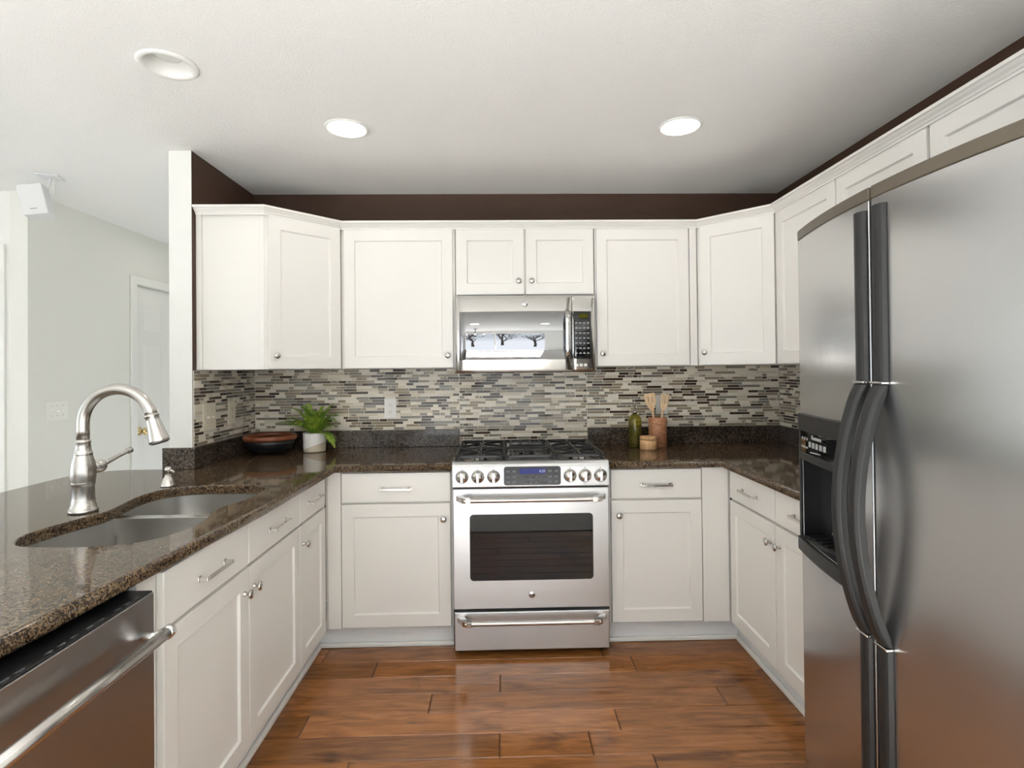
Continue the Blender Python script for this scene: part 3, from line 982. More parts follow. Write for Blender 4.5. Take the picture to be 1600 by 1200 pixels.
# ------------------------------------------------------------------ faucet
fx, fy = 0.089, -1.462
fa = empty('faucet', (fx, fy, ZC1), 0, 'brushed nickel gooseneck pull-down faucet behind the sink', 'faucet')
m = MB()
m.lathe([(0, 0), (0.041, 0), (0.042, 0.006), (0.040, 0.012), (0.037, 0.014), (0.037, 0.022), (0.034, 0.026), (0.032, 0.05), (0.031, 0.085), (0.033, 0.092), (0.034, 0.095), (0.0335, 0.099),
         (0.034, 0.103), (0.036, 0.12), (0.036, 0.14), (0.033, 0.165), (0.027, 0.185), (0.026, 0.19), (0.0275, 0.193), (0.026, 0.196), (0.023, 0.205), (0.0205, 0.228), (0.022, 0.231), (0.022, 0.235), (0.019, 0.238), (0.018, 0.24), (0, 0.24)], None, 40)
m.build('body', MT['nickel'], fa)
pts = [(0.0, 0, 0.236), (0.0, 0, 0.27)]
R_ = 0.113
zc_ = 1.206 - ZC1
for k in range(0, 33):
    a = PI - (PI - math.radians(14)) * k / 32
    pts.append((R_ + R_ * math.cos(a), 0, zc_ + R_ * math.sin(a)))
m = MB(); m.tube(pts, 0.0185, 24)
m.build('spout', MT['nickel'], fa)
e0 = Vector(pts[-1]); dr = (Vector(pts[-1]) - Vector(pts[-2])).normalized()
q = dr.to_track_quat('Z', 'Y').to_matrix().to_4x4(); q.translation = e0 + dr * 0.002
m = MB(); m.lathe([(0, -0.002), (0.0205, -0.002), (0.0225, 0.001), (0.0225, 0.005), (0.020, 0.008), (0.021, 0.02), (0.0245, 0.05), (0.029, 0.078), (0.0305, 0.086), (0.0305, 0.092), (0.028, 0.095), (0.0, 0.095)], q, 32)
sh = m.build('spray_head', MT['nickel'], fa)
m = MB(); m.lathe([(0, 0.0951), (0.024, 0.0951), (0.024, 0.098), (0, 0.098)], q, 24); m.build('nozzle', MT['darkgrey'], sh)
qh = Matrix.Translation((0, 0.028, 0.140)) @ Matrix.Rotation(-PI / 2, 4, 'X')
m = MB(); m.lathe([(0, 0), (0.016, 0), (0.016, 0.014), (0.018, 0.02), (0.021, 0.022), (0.021, 0.03), (0.0225, 0.032), (0.0225, 0.052), (0.019, 0.058), (0.012, 0.062), (0, 0.063)], qh, 28)
hd = m.build('handle_hub', MT['nickel'], fa)
m = MB(); m.tube([(0, 0.078, 0.140), (0.002, 0.11, 0.148), (0.004, 0.16, 0.160), (0.006, 0.205, 0.170), (0.0062, 0.207, 0.1704), (0.0068, 0.221, 0.1735), (0.007, 0.224, 0.174)],
                [0.0105, 0.0085, 0.0072, 0.0070, 0.0105, 0.0115, 0.006], 16)
m.build('lever', MT['nickel'], hd)

sd = empty('soap_dispenser', (0.128, -1.066, ZC1), 0, 'small brushed nickel soap dispenser beside the sink, in front of the granite block', 'soap dispenser')
m = MB(); m.lathe([(0, 0), (0.027, 0), (0.0275, 0.004), (0.025, 0.01), (0.021, 0.022), (0.017, 0.034), (0.012, 0.040), (0.012, 0.046), (0, 0.046)], None, 28); m.build('base', MT['nickel'], sd)
m = MB(); m.lathe([(0, 0.045), (0.0075, 0.045), (0.0085, 0.055), (0.012, 0.060), (0.0125, 0.072), (0.009, 0.078), (0, 0.079)], None, 20)
m.tube([(0.0, 0, 0.066), (0.02, -0.012, 0.066), (0.035, -0.021, 0.060)], [0.006, 0.005, 0.0045], 10); m.build('pump', MT['nickel'], sd)

# ------------------------------------------------------------------ dishwasher
dw = empty('dishwasher', (0.62, -2.285, 0), 0, 'stainless dishwasher with a bar handle, under the counter at lower left', 'dishwasher')
def dwl(m): return m.xform(Matrix.Translation((-0.62, 2.285, 0)))
DA, DBb = -2.586, -1.986
m = MB(); m.box(0.06, 0.604, DA, DBb, 0.10, 0.855); dwl(m).build('tub', MT['black'], dw)
m = MB(); m.box(0.605, 0.648, DA, DBb, 0.12, 0.8535); dwl(m).build('door', MT['steel_dw'], dw, 0.002)
m = MB(); m.box(0.575, 0.6455, DA + 0.002, DBb - 0.002, 0.8538, 0.8575); cs = dwl(m).build('control_strip', MT['black'], dw, 0.001)
for yy in (-2.03, -2.06, -2.09, -2.14, -2.17, -2.21, -2.24, -2.27, -2.33, -2.36, -2.42, -2.45):
    m = MB(); m.box(0.633, 0.6365, yy - 0.009, yy + 0.009, 0.8575, 0.8579); dwl(m).build('touch_button', MT['dimprint'], cs)
    m = MB(); m.box(0.6385, 0.640, yy - 0.006, yy + 0.004, 0.8575, 0.8579); dwl(m).build('button_label', MT['dimprint'], cs)
HZ = 0.772
m = MB(); m.cyl((0.698, -2.56, HZ), (0.698, -2.022, HZ), 0.0135, n=24); hb = dwl(m).build('handle', MT['nickel'], dw)
for yy in (-2.54, -2.035):
    m = MB(); m.cyl((0.6475, yy, HZ), (0.698, yy, HZ), 0.009, n=18); dwl(m).build('handle_post', MT['chrome'], hb)
for yy in (-2.575, -2.024):
    m = MB(); m.cyl((0.698, yy, HZ), (0.698, yy + 0.017, HZ), 0.0155, n=24); dwl(m).build('handle_end_cap', MT['chrome'], hb)
m = MB(); m.box(0.56, 0.575, DA, DBb, 0.0, 0.115); dwl(m).build('toe_panel', MT['black'], dw)
pe = MB(); pe.box(0.03, 0.585, -2.63, -2.59, 0, 0.876); tag(pe.build('end_panel', MT['cab'], None, 0.002), 'white end panel of the peninsula beyond the dishwasher', 'panel')
pb = MB(); pb.box(0.002, 0.022, -2.63, -0.70, 0, 0.876); tag(pb.build('peninsula_back_panel', MT['cab'], None, 0.002), 'white back panel of the peninsula under the counter overhang', 'panel')

# ------------------------------------------------------------------ range
RX = 1.615
rg = empty('gas_range', (RX, -0.36, 0), 0, 'stainless slide-in gas range with black grates and oven window', 'range')
def rgl(m): return m.xform(Matrix.Translation((-RX, 0.36, 0)))
m = MB(); m.box(1.2375, 1.9925, -0.655, -0.03, 0.03, 0.905); rgl(m).build('body', MT['darkgrey'], rg)
for xx in (1.27, 1.96):
    for yy in (-0.62, -0.08):
        m = MB(); m.cyl((xx, yy, 0), (xx, yy, 0.031), 0.018, n=14); rgl(m).build('foot', MT['black'], rg)
# cooktop with raised rim
m = MB(); m.box(1.236, 1.994, -0.655, -0.03, 0.9055, 0.918); m.mi = 1
m.mi = 0
m.box(1.236, 1.994, -0.045, -0.03, 0.918, 0.934); m.box(1.236, 1.246, -0.655, -0.045, 0.918, 0.929); m.box(1.984, 1.994, -0.655, -0.045, 0.918, 0.929)
rgl(m).build('cooktop', MT['steel_dark'], rg, 0.003)
# vent strip at the back
m = MB()
for k in range(6):
    x0 = 1.262 + k * 0.12
    m.box(x0, x0 + 0.10, -0.0442, -0.0315, 0.9341, 0.9352)
rgl(m).build('rear_vent', MT['black'], rg)
# burners
for bx_, by_, br in ((1.362, -0.52, 0.040), (1.362, -0.20, 0.034), (1.615, -0.36, 0.044), (1.868, -0.52, 0.050), (1.868, -0.20, 0.034)):
    m = MB(); m.lathe([(0, 0), (br * 2.3, 0), (br * 2.25, 0.0025), (br * 1.25, 0.001), (br * 1.15, 0.010), (br * 1.0, 0.012), (0, 0.012)], Matrix.Translation((bx_, by_, 0.9182)), 32)
    bb = rgl(m).build('burner', MT['steel_dark'], rg)
    m = MB(); m.lathe([(0, 0.0121), (br * 0.95, 0.0121), (br * 0.98, 0.016), (br * 0.85, 0.02), (0, 0.021)], Matrix.Translation((bx_, by_, 0.9182)), 28)
    rgl(m).build('burner_cap', MT['iron'], bb)
# grates
def bar(m, p, q, w_=0.010, h_=0.012):
    p, q = Vector(p), Vector(q); d = q - p
    a = math.atan2(d.y, d.x)
    mt_ = Matrix.Translation(p) @ Matrix.Rotation(a, 4, 'Z')
    m.box(0, math.hypot(d.x, d.y), -w_ / 2, w_ / 2, 0, h_, mt_)
GT = 0.942
for gi, (x0, x1) in enumerate(((1.252, 1.487), (1.491, 1.739), (1.743, 1.978))):
    m = MB()
    y0, y1 = -0.645, -0.065
    cx = (x0 + x1) / 2
    fr = rrect(x0, x1, y0, y1, 0.03)
    for i in range(len(fr)):
        bar(m, (*fr[i], GT), (*fr[(i + 1) % len(fr)], GT), 0.011, 0.013)
    ym = (y0 + y1) / 2
    bar(m, (x0, ym, GT), (x1, ym, GT), 0.011, 0.013)
    if gi != 1:
        for cy in (-0.52, -0.20):
            for sx_, sy_ in ((-1, -1), (1, -1), (-1, 1), (1, 1)):
                ex = x0 + 0.012 if sx_ < 0 else x1 - 0.012
                ey = cy + sy_ * 0.10
                bar(m, (cx + sx_ * 0.018, cy + sy_ * 0.014, GT + 0.003), (ex, ey, GT), 0.009, 0.012)
            for sy_ in (-1, 1):
                ey = (y0 if cy < ym else ym) if sy_ < 0 else (ym if cy < ym else y1)
                bar(m, (cx, cy + sy_ * 0.02, GT + 0.003), (cx, ey, GT), 0.009, 0.012)
    else:
        for k in range(4):
            xx = x0 + 0.04 + k * (x1 - x0 - 0.08) / 3
            bar(m, (xx, y0, GT), (xx, -0.46, GT), 0.009, 0.012); bar(m, (xx, -0.26, GT), (xx, y1, GT), 0.009, 0.012)
        m.box(x0 + 0.03, x1 - 0.03, -0.47, -0.455, GT, GT + 0.012); m.box(x0 + 0.03, x1 - 0.03, -0.265, -0.25, GT, GT + 0.012)
    for xx in (x0 + 0.012, x1 - 0.012):
        for yy in (y0 + 0.012, ym, y1 - 0.012):
            m.box(xx - 0.006, xx + 0.006, yy - 0.006, yy + 0.006, 0.9182, GT + 0.001)
    rgl(m).build('grate', MT['iron'], rg, 0.002, 2)
# control panel
pr = [(-0.655, 0.811), (-0.706, 0.811), (-0.7065, 0.88), (-0.704, 0.905), (-0.697, 0.920), (-0.683, 0.930), (-0.665, 0.932), (-0.655, 0.932)]
m = MB(); m.prism(pr[::-1], 1.2375, 1.9925, YZ); cp = rgl(m).build('control_panel', MT['steel_h'], rg, 0.006, 3)
cp = rg
m = MB(); m.prism(rrect(1.485, 1.757, 0.820, 0.909, 0.012), 0, 0.003, Matrix.Translation((0, -0.7055, 0)) @ XZ); ds = rgl(m).build('display', MT['displayglass'], cp)
m = MB(); m.box(1.560, 1.684, -0.7090, -0.7088, 0.874, 0.900); rgl(m).build('screen', MT['lcd'], ds)
text('clock_digits', '4:29', 0.017, face_front(1.668 - RX, -0.7095 + 0.36, 0.886), MT['digits'], ds, 0.0002)
for k in range(6):
    for zz in (0.860, 0.836):
        xx = 1.582 + k * 0.021
        m = MB(); m.lathe([(0, 0), (0.0062, 0), (0.0062, 0.0004), (0, 0.0004)], Matrix.Translation((xx, -0.7086, zz)) @ Matrix.Rotation(PI / 2, 4, 'X'), 14)
        rgl(m).build('button', MT['dimprint'], ds)
for xx in (1.506, 1.534, 1.705, 1.735):
    for zz in (0.886, 0.860, 0.836):
        m = MB(); m.box(xx - 0.009, xx + 0.009, -0.7090, -0.7086, zz - 0.005, zz + 0.005); rgl(m).build('button', MT['dimprint'], ds)
for kx in (1.2865, 1.3615, 1.4365, 1.801, 1.8725, 1.947):
    q = Matrix.Translation((kx, -0.7062, 0.863)) @ Matrix.Rotation(PI / 2, 4, 'X')
    m = MB(); m.lathe([(0, 0), (0.0315, 0), (0.0315, 0.003), (0.0285, 0.005), (0.0265, 0.007), (0.0255, 0.020), (0.0235, 0.024), (0, 0.0245)], q, 36)
    k = rgl(m).build('control_knob', MT['nickel'], cp)
    m = MB(); m.box(kx - 0.0075, kx + 0.0075, -0.7425, -0.7305, 0.863 - 0.024, 0.863 + 0.024); rgl(m).build('knob_grip', MT['chrome'], k, 0.004, 3)
    m = MB(); m.box(kx - 0.003, kx + 0.003, -0.7072, -0.7062, 0.898, 0.901); rgl(m).build('dial_mark', MT['darkgrey'], k)
    m = MB(); m.box(kx - 0.008, kx + 0.006, -0.7072, -0.7064, 0.8235, 0.8245); rgl(m).build('dial_label', MT['darkgrey'], k)
# gap + oven door
m = MB(); m.box(1.240, 1.990, -0.690, -0.656, 0.228, 0.803)
od = rgl(m).build('oven_door', MT['steel_h'], rg, 0.005, 3)
m = MB(); m.prism(rrect(1.320, 1.911, 0.364, 0.680, 0.018), 0, 0.0015, Matrix.Translation((0, -0.690, 0)) @ XZ); rgl(m).build('oven_window', MT['blackgloss'], od)
def bar_handle(parent, z, x0, x1, y=-0.690):
    m = MB(); m.cyl((x0 + 0.04, y - 0.052, z), (x1 - 0.04, y - 0.052, z), 0.0115, n=24)
    for s, xe in ((1, x0), (-1, x1)):
        pf = [(xe, y), (xe + s * 0.028, y - 0.05), (xe + s * 0.05, y - 0.0645), (xe + s * 0.072, y - 0.0645), (xe + s * 0.072, y - 0.0395), (xe + s * 0.052, y - 0.034), (xe + s * 0.034, y)]
        if s > 0: pf = pf[::-1]
        m.prism(pf, z - 0.0125, z + 0.0125)
    return rgl(m).build('handle', MT['nickel'], parent, 0.002, 2)
bar_handle(od, 0.758, 1.256, 1.974)
q = Matrix.Translation((1.614, -0.690, 0.294)) @ Matrix.Rotation(PI / 2, 4, 'X')
m = MB(); m.lathe([(0, 0), (0.0165, 0), (0.0165, 0.002), (0.012, 0.0045), (0, 0.006)], q, 28); bd = rgl(m).build('badge', MT['chrome'], rg)
text('badge_monogram', 'GE', 0.017, face_front(1.614 - RX, -0.6962 + 0.36, 0.294), MT['darkgrey'], bd, 0.0003)
m = MB(); m.box(1.243, 1.987, -0.688, -0.656, 0.030, 0.214); dr_ = rgl(m).build('drawer', MT['steel_h'], rg, 0.005, 3)
bar_handle(dr_, 0.182, 1.256, 1.974, -0.688)

# ------------------------------------------------------------------ microwave
mwv = empty('microwave', (1.6115, -0.21, 1.355), 0, 'stainless over-the-range microwave under the short cabinet', 'microwave')
def mwl(m): return m.xform(Matrix.Translation((-1.6115, 0.21, -1.355)))
m = MB(); m.box(1.2375, 1.9855, -0.355, -0.008, 1.362, 1.7695); mwl(m).build('body', MT['black'], mwv)
def mwy(x):   # bowed front
    return -0.408 + 0.022 * ((x - 1.6115) / 0.374) ** 2
def bowed(m, x0, x1, z0, z1, yback, off=0.0, n=16, lip=0.012):
    """front sheet follows the bow, its top and bottom edges roll back"""
    xs = [x0 + (x1 - x0) * i / n for i in range(n + 1)]
    prof_ = [(yback, z0), (None, z0, lip), (None, z0 + lip * 0.35, lip * 0.35), (None, z0 + lip, 0), (None, z1 - lip, 0), (None, z1 - lip * 0.35, lip * 0.35), (None, z1, lip), (yback, z1)]
    rows = []
    for x in xs:
        rows.append([m.bm.verts.new((x, p[0] if p[0] is not None else mwy(x) - off + p[2], p[1])) for p in prof_])
    for a, c_ in zip(rows, rows[1:]):
        for k in range(len(prof_)):
            j = (k + 1) % len(prof_)
            f = m.bm.faces.new((a[k], a[j], c_[j], c_[k])); f.smooth = k == 3
    m.bm.faces.new(rows[0]); m.bm.faces.new(list(reversed(rows[-1])))
m = MB(); bowed(m, 1.2375, 1.8605, 1.356, 1.766, -0.356); md = mwl(m).build('door', MT['steel_mw'], mwv)
m = MB(); bowed(m, 1.8625, 1.9855, 1.356, 1.766, -0.356, n=6); mp_ = mwl(m).build('control_panel', MT['steel_mw'], mwv)
m = MB(); bowed(m, 1.257, 1.857, 1.424, 1.682, -0.380, 0.0012, 16, 0.001); gw = mwl(m).build('window', MT['mirrorglass'], md)
m = MB(); bowed(m, 1.868, 1.965, 1.426, 1.681, -0.380, 0.0012, 6, 0.001); kp = mwl(m).build('keypad', MT['blackgloss'], mwv)
m = MB()
hx = 1.833
zs = [1.422 + (1.686 - 1.422) * k / 14 for k in range(15)]
ptsh = [(hx, mwy(hx) - 0.002 - 0.036 * min(1, math.sin(PI * k / 14) * 2.2), z) for k, z in enumerate(zs)]
m.tube(ptsh, 0.011, 16, True, (0.0125, 0.007)); mwl(m).build('handle', MT['chrome'], md)
m = MB(); m.box(1.885, 1.945, mwy(1.915) - 0.0028, mwy(1.915) - 0.0022, 1.644, 1.668); mwl(m).build('clock_display', MT['mwlcd'], kp)
for r_ in range(7):
    for c_ in range(4):
        xx = 1.883 + c_ * 0.0215; zz = 1.618 - r_ * 0.027
        m = MB(); m.box(xx - 0.006, xx + 0.006, mwy(xx) - 0.0024, mwy(xx) - 0.0018, zz - 0.0035, zz + 0.0035)
        mwl(m).build('key', MT['greyprint'], kp)
for k in range(4):
    xx = 1.884 + k * 0.024
    m = MB(); m.box(xx - 0.008, xx + 0.008, mwy(xx) - 0.004, mwy(xx) + 0.004, 1.385, 1.399); mwl(m).build('push_button', MT['white'] if k < 3 else MT['darkgrey'], mp_, 0.002)
q = Matrix.Translation((1.609, -0.4082, 1.722)) @ Matrix.Rotation(PI / 2, 4, 'X')
m = MB(); m.lathe([(0, 0), (0.0165, 0), (0.0165, 0.002), (0.012, 0.0045), (0, 0.006)], q, 28); bd = mwl(m).build('badge', MT['chrome'], mwv)
text('badge_monogram', 'GE', 0.017, face_front(1.609 - 1.6115, -0.4144 + 0.21, 1.722 - 1.355), MT['darkgrey'], bd, 0.0003)
m = MB(); m.box(1.255, 1.97, -0.352, -0.05, 1.355, 1.362); mwl(m).build('underside_vent', MT['black'], mwv)

# ------------------------------------------------------------------ refrigerator
FY0, FY1, FS = -2.515, -1.612, -2.030
def fxx(y): return 2.350 + 0.060 * ((y + 2.0635) / 0.4515) ** 2
fr_ = empty('refrigerator', (2.78, -2.0635, 0), 0, 'stainless side-by-side refrigerator with bowed doors and dark handles', 'refrigerator')
def frl(m): return m.xform(Matrix.Translation((-2.78, 2.0635, 0)))
m = MB(); m.box(2.475, 3.165, FY0 + 0.004, FY1 - 0.004, 0.03, 1.760); frl(m).build('body', MT['darkgrey'], fr_, 0.004)
m = MB(); m.box(2.44, 2.474, FY0 + 0.01, FY1 - 0.01, 0.012, 0.112); frl(m).build('base_grille', MT['black'], fr_)
for yy in (FY0 + 0.05, FY1 - 0.05):
    m = MB(); m.cyl((2.52, yy, 0), (2.52, yy, 0.031), 0.02, n=14); frl(m).build('foot', MT['black'], fr_)
def bow_door(m, y0, y1, z0, z1, hole=None, xb=2.468, n=14, off=0.0):
    """solid door whose front follows the bow; hole = (ya, yb, za, zb, depth)"""
    ys = [y0 + (y1 - y0) * i / n for i in range(n + 1)]
    zs = [z0, z1]
    if hole:
        ys = sorted(set([y for y in ys if not (abs(y - hole[0]) < 0.012 or abs(y - hole[1]) < 0.012)] + [hole[0], hole[1]]))
        zs = [z0, hole[2], hole[3], z1]
    bm = m.bm
    Fv = {}; 
    for i, y in enumerate(ys):
        for k, z in enumerate(zs):
            Fv[i, k] = bm.verts.new((fxx(y) - off, y, z))
    inside = lambda i, k: hole and hole[0] - 1e-6 <= ys[i] and ys[i + 1] <= hole[1] + 1e-6 and hole[2] - 1e-6 <= zs[k] and zs[k + 1] <= hole[3] + 1e-6
    for i in range(len(ys) - 1):
        for k in range(len(zs) - 1):
            if not inside(i, k):
                f = bm.faces.new((Fv[i, k], Fv[i, k + 1], Fv[i + 1, k + 1], Fv[i + 1, k])); f.smooth = True
    nI, nK = len(ys) - 1, len(zs) - 1
    B = {}
    for i in (0, nI):
        for k in range(nK + 1):
            B[i, k] = bm.verts.new((xb, ys[i], zs[k]))
    for i in (0, nI):
        for k in range(nK):
            bm.faces.new((Fv[i, k], Fv[i, k + 1], B[i, k + 1], B[i, k]))
    bm.faces.new([Fv[i, nK] for i in range(nI + 1)] + [B[nI, nK], B[0, nK]])
    bm.faces.new([Fv[i, 0] for i in range(nI + 1)] + [B[nI, 0], B[0, 0]])
    bm.faces.new([B[0, k] for k in range(nK + 1)] + [B[nI, k] for k in range(nK, -1, -1)])
    if hole:
        ia = [i for i in range(len(ys)) if hole[0] - 1e-6 <= ys[i] <= hole[1] + 1e-6]
        D = {}
        for i in ia:
            for k in (1, 2):
                D[i, k] = bm.verts.new((hole[4], ys[i], zs[k]))
        for a, c_ in zip(ia, ia[1:]):
            for k in (1, 2):
                bm.faces.new((Fv[a, k], Fv[c_, k], D[c_, k], D[a, k]))
            bm.faces.new((D[a, 1], D[c_, 1], D[c_, 2], D[a, 2]))
        for i in (ia[0], ia[-1]):
            bm.faces.new((Fv[i, 1], Fv[i, 2], D[i, 2], D[i, 1]))
DZ0, DZ1 = 0.118, 1.764
HO = (-1.925, -1.632, 0.845, 1.10, 2.462)
m = MB(); bow_door(m, FS + 0.004, FY1, DZ0, DZ1, HO); fd = frl(m).build('freezer_door', MT['steel_v'], fr_, 0.003)
m = MB(); bow_door(m, FY0, FS - 0.004, DZ0, DZ1); rd = frl(m).build('fridge_door', MT['steel_v'], fr_, 0.003)
# dark top caps
for y0, y1, par in ((FS + 0.004, FY1, fd), (FY0, FS - 0.004, rd)):
    m = MB(); bow_door(m, y0, y1, 1.7645, 1.795, off=0.001); frl(m).build('top_trim', MT['greytrim'], par, 0.003)
m = MB(); m.box(2.385, 2.47, FS - 0.0035, FS + 0.0035, DZ0, DZ1); frl(m).build('door_gasket', MT['trimw'], fr_)
# dispenser
m = MB()
def bowstrip(m, y0, y1, z0, z1, off, back=0.012, n=6):
    ys = [y0 + (y1 - y0) * i / n for i in range(n + 1)]
    rows = [[m.bm.verts.new(p) for p in ((fxx(y) - off, y, z0), (fxx(y) - off, y, z1), (fxx(y) + back, y, z1), (fxx(y) + back, y, z0))] for y in ys]
    for a, c_ in zip(rows, rows[1:]):
        for k in range(4):
            j = (k + 1) % 4
            f = m.bm.faces.new((a[k], a[j], c_[j], c_[k])); f.smooth = False
    m.bm.faces.new(rows[0]); m.bm.faces.new(list(reversed(rows[-1])))
bowstrip(m, -1.940, -1.618, 1.175, 1.226, 0.010, -0.0005); bowstrip(m, -1.940, -1.618, 0.805, 0.846, 0.014, -0.0005)
bowstrip(m, -1.632, -1.618, 0.846, 1.175, 0.008, -0.0005, 2); bowstrip(m, -1.940, -1.924, 0.846, 1.175, 0.008, -0.0005, 2)
bowstrip(m, -1.924, -1.632, 1.088, 1.110, 0.010, -0.0005)
bz = frl(m).build('dispenser', MT['darkgrey'], fr_, 0.003)
m = MB(); bowstrip(m, -1.923, -1.633, 1.1105, 1.1745, 0.006, -0.0005); pn = frl(m).build('dispenser_panel', MT['blackgloss'], fr_)
def fbtn(nm, yy, w0, w1, z0, z1):
    m = MB(); m.box(fxx(yy) - 0.0068, fxx(yy) - 0.006, yy - w0, yy + w1, z0, z1); frl(m).build(nm, MT['greyprint'], pn)
for yy in (-1.72, -1.745, -1.77, -1.795, -1.82): fbtn('touch_button', yy, 0.0075, 0.0075, 1.133, 1.149)
for yy in (-1.655, -1.675, -1.695):
    fbtn('button_label', yy, 0.007, 0.006, 1.126, 1.131); fbtn('touch_button', yy, 0.004, 0.004, 1.150, 1.158)
fbtn('status_bar', -1.785, 0.045, 0.045, 1.120, 1.123)
ang = math.atan(2 * 0.06 * (-1.765 + 2.0635) / 0.4515 ** 2)
text('panel_logo', 'Kenmore', 0.018, Matrix.Translation((fxx(-1.765) - 0.0068 - 2.78, -1.765 + 2.0635, 1.163)) @ Matrix.Rotation(-ang, 4, 'Z') @ Matrix.Rotation(-PI / 2, 4, 'Z') @ Matrix.Rotation(PI / 2, 4, 'X'), MT['label'], pn, 0.0003)
# cavity lining
m = MB()
xa, xb_ = 2.385, 2.4605
for (p0, p1, q0, q1, r0, r1) in ((xb_ - 0.002, xb_, -1.923, -1.634, 0.847, 1.087), (xa + 0.02, xb_, -1.637, -1.634, 0.847, 1.087), (xa, xb_, -1.923, -1.920, 0.847, 1.087), (xa + 0.02, xb_, -1.92, -1.637, 0.847, 0.850), (xa + 0.02, xb_, -1.92, -1.637, 1.083, 1.087)):
    m.box(p0, p1, q0, q1, r0, r1)
frl(m).build('dispenser_cavity', MT['black'], bz); cv = bz
m = MB(); m.prism([(2.392, 0.90), (2.452, 0.87), (2.457, 0.90), (2.456, 1.07), (2.445, 1.07), (2.43, 0.97)], -1.90, -1.79, Matrix(((1, 0, 0, 0), (0, 0, 1, 0), (0, 1, 0, 0), (0, 0, 0, 1))))
frl(m).build('dispenser_paddle', MT['blackgloss'], cv, 0.004)
m = MB()
for k in range(9):
    yy = -1.905 + k * 0.03
    m.box(2.405, 2.455, yy, yy + 0.016, 0.8502, 0.854)
frl(m).build('drip_tray', MT['darkgrey'], cv)
# handles
for yc_, par in ((FS + 0.030, fd), (FS - 0.036, rd)):
    fxc = fxx(yc_)
    hw = 0.0215
    def pad(z0, z1):
        m = MB(); pts_ = []
        for k in range(9):
            y = yc_ - hw + 2 * hw * k / 8
            pts_.append((fxx(y) - 0.003 - 0.013 * math.sin(PI * k / 8) ** 0.6 if 0 < k < 8 else fxx(y) - 0.003, y))
        pts_ += [(fxx(yc_ + hw) - 0.0003, yc_ + hw), (fxx(yc_ - hw) - 0.0003, yc_ - hw)]
        m.prism(pts_, z0, z1); return m
    hd = frl(pad(1.334, 1.741)).build('handle', MT['darkgrey'], fr_, 0.001)
    frl(pad(DZ0 + 0.01, 0.724)).build('lower_strip', MT['darkgrey'], hd, 0.001)
    # curved grip: rectangular section swept in z
    m = MB(); rows = []
    for k in range(25):
        t_ = k / 24
        z = 0.732 + (1.327 - 0.732) * t_
        bul = 0.064 * math.sin(PI * t_) ** 0.75
        th = 0.024
        xo = fxc - 0.016 - bul
        xi = min(fxc - 0.0004, xo + th) if bul > 0.012 else fxc - 0.0004
        hh = hw * (1 - 0.22 * math.sin(PI * t_))
        c_ = 0.008
        rows.append([m.bm.verts.new(p) for p in ((xi, yc_ - hh, z), (xo + c_, yc_ - hh, z), (xo, yc_ - hh + c_, z), (xo, yc_ + hh - c_, z), (xo + c_, yc_ + hh, z), (xi, yc_ + hh, z))])
    for a, c_ in zip(rows, rows[1:]):
        for k in range(6):
            j = (k + 1) % 6
            f = m.bm.faces.new((a[k], a[j], c_[j], c_[k])); f.smooth = k in (1, 2, 3)
    m.bm.faces.new(rows[0]); m.bm.faces.new(list(reversed(rows[-1])))
    frl(m).build('grip', MT['darkgrey'], hd, 0.003, 2)
    for z0 in (1.3275, 0.7245):
        m = MB(); m.box(fxc - 0.0175, fxc - 0.0005, yc_ - hw, yc_ + hw, z0, z0 + 0.0062); frl(m).build('chrome_band', MT['chrome'], hd, 0.002)

# ------------------------------------------------------------------ ceiling lights, speaker
def can(x, y, lit, label):
    g_ = 'lit recessed ceiling lights' if lit else None
    rr_ = 0.096
    r0 = empty('recessed_light', (x, y, H), 0, label, 'ceiling light', g_)
    m = MB()
    m.lathe([(0.078, -0.0005), (rr_, -0.0005), (rr_, -0.003), (rr_ - 0.006, -0.008), (0.080, -0.008), (0.074, -0.004), (0.070, 0.03), (0.068, 0.075), (0.0, 0.075)] if not lit else
            [(0.078, -0.0005), (rr_, -0.0005), (rr_, -0.003), (rr_ - 0.006, -0.007), (0.084, -0.007), (0.082, -0.005)], None, 48)
    m.build('trim_ring', MT['trimw'], r0)
    m = MB()
    if lit:
        m.lathe([(0.0, -0.0055), (0.070, -0.0050), (0.082, -0.0035), (0.082, -0.001), (0, -0.001)], None, 40); m.build('lens', MT['lamp'], r0)
    else:
        m.lathe([(0, 0.022), (0.030, 0.023), (0.042, 0.029), (0.046, 0.042), (0.044, 0.072), (0, 0.072)], None, 40); m.build('lens', MT['bulb'], r0)
    return r0


CL = [(0.808, -0.898, True, 'lit recessed ceiling light above the left cabinets'), (2.280, -0.919, True, 'lit recessed ceiling light above the right cabinets, towards the refrigerator'),
      (0.330, -1.392, False, 'unlit recessed ceiling light above the sink')]
for a in CL:
    can(*a)
can(-0.72, 1.0, True, 'unseen lit recessed ceiling light added to brighten the hallway')  # added lamp, hidden from the camera, to brighten the hall wall
can(0.81, -2.75, True, 'added unseen lit ceiling light above the open side of the kitchen, towards the dishwasher')  # added lamp behind the camera, brightens the cabinets
can(2.10, -2.85, True, 'added unseen lit ceiling light above the open side of the kitchen, towards the refrigerator')  # second added lamp behind the camera, also fill for the cabinets

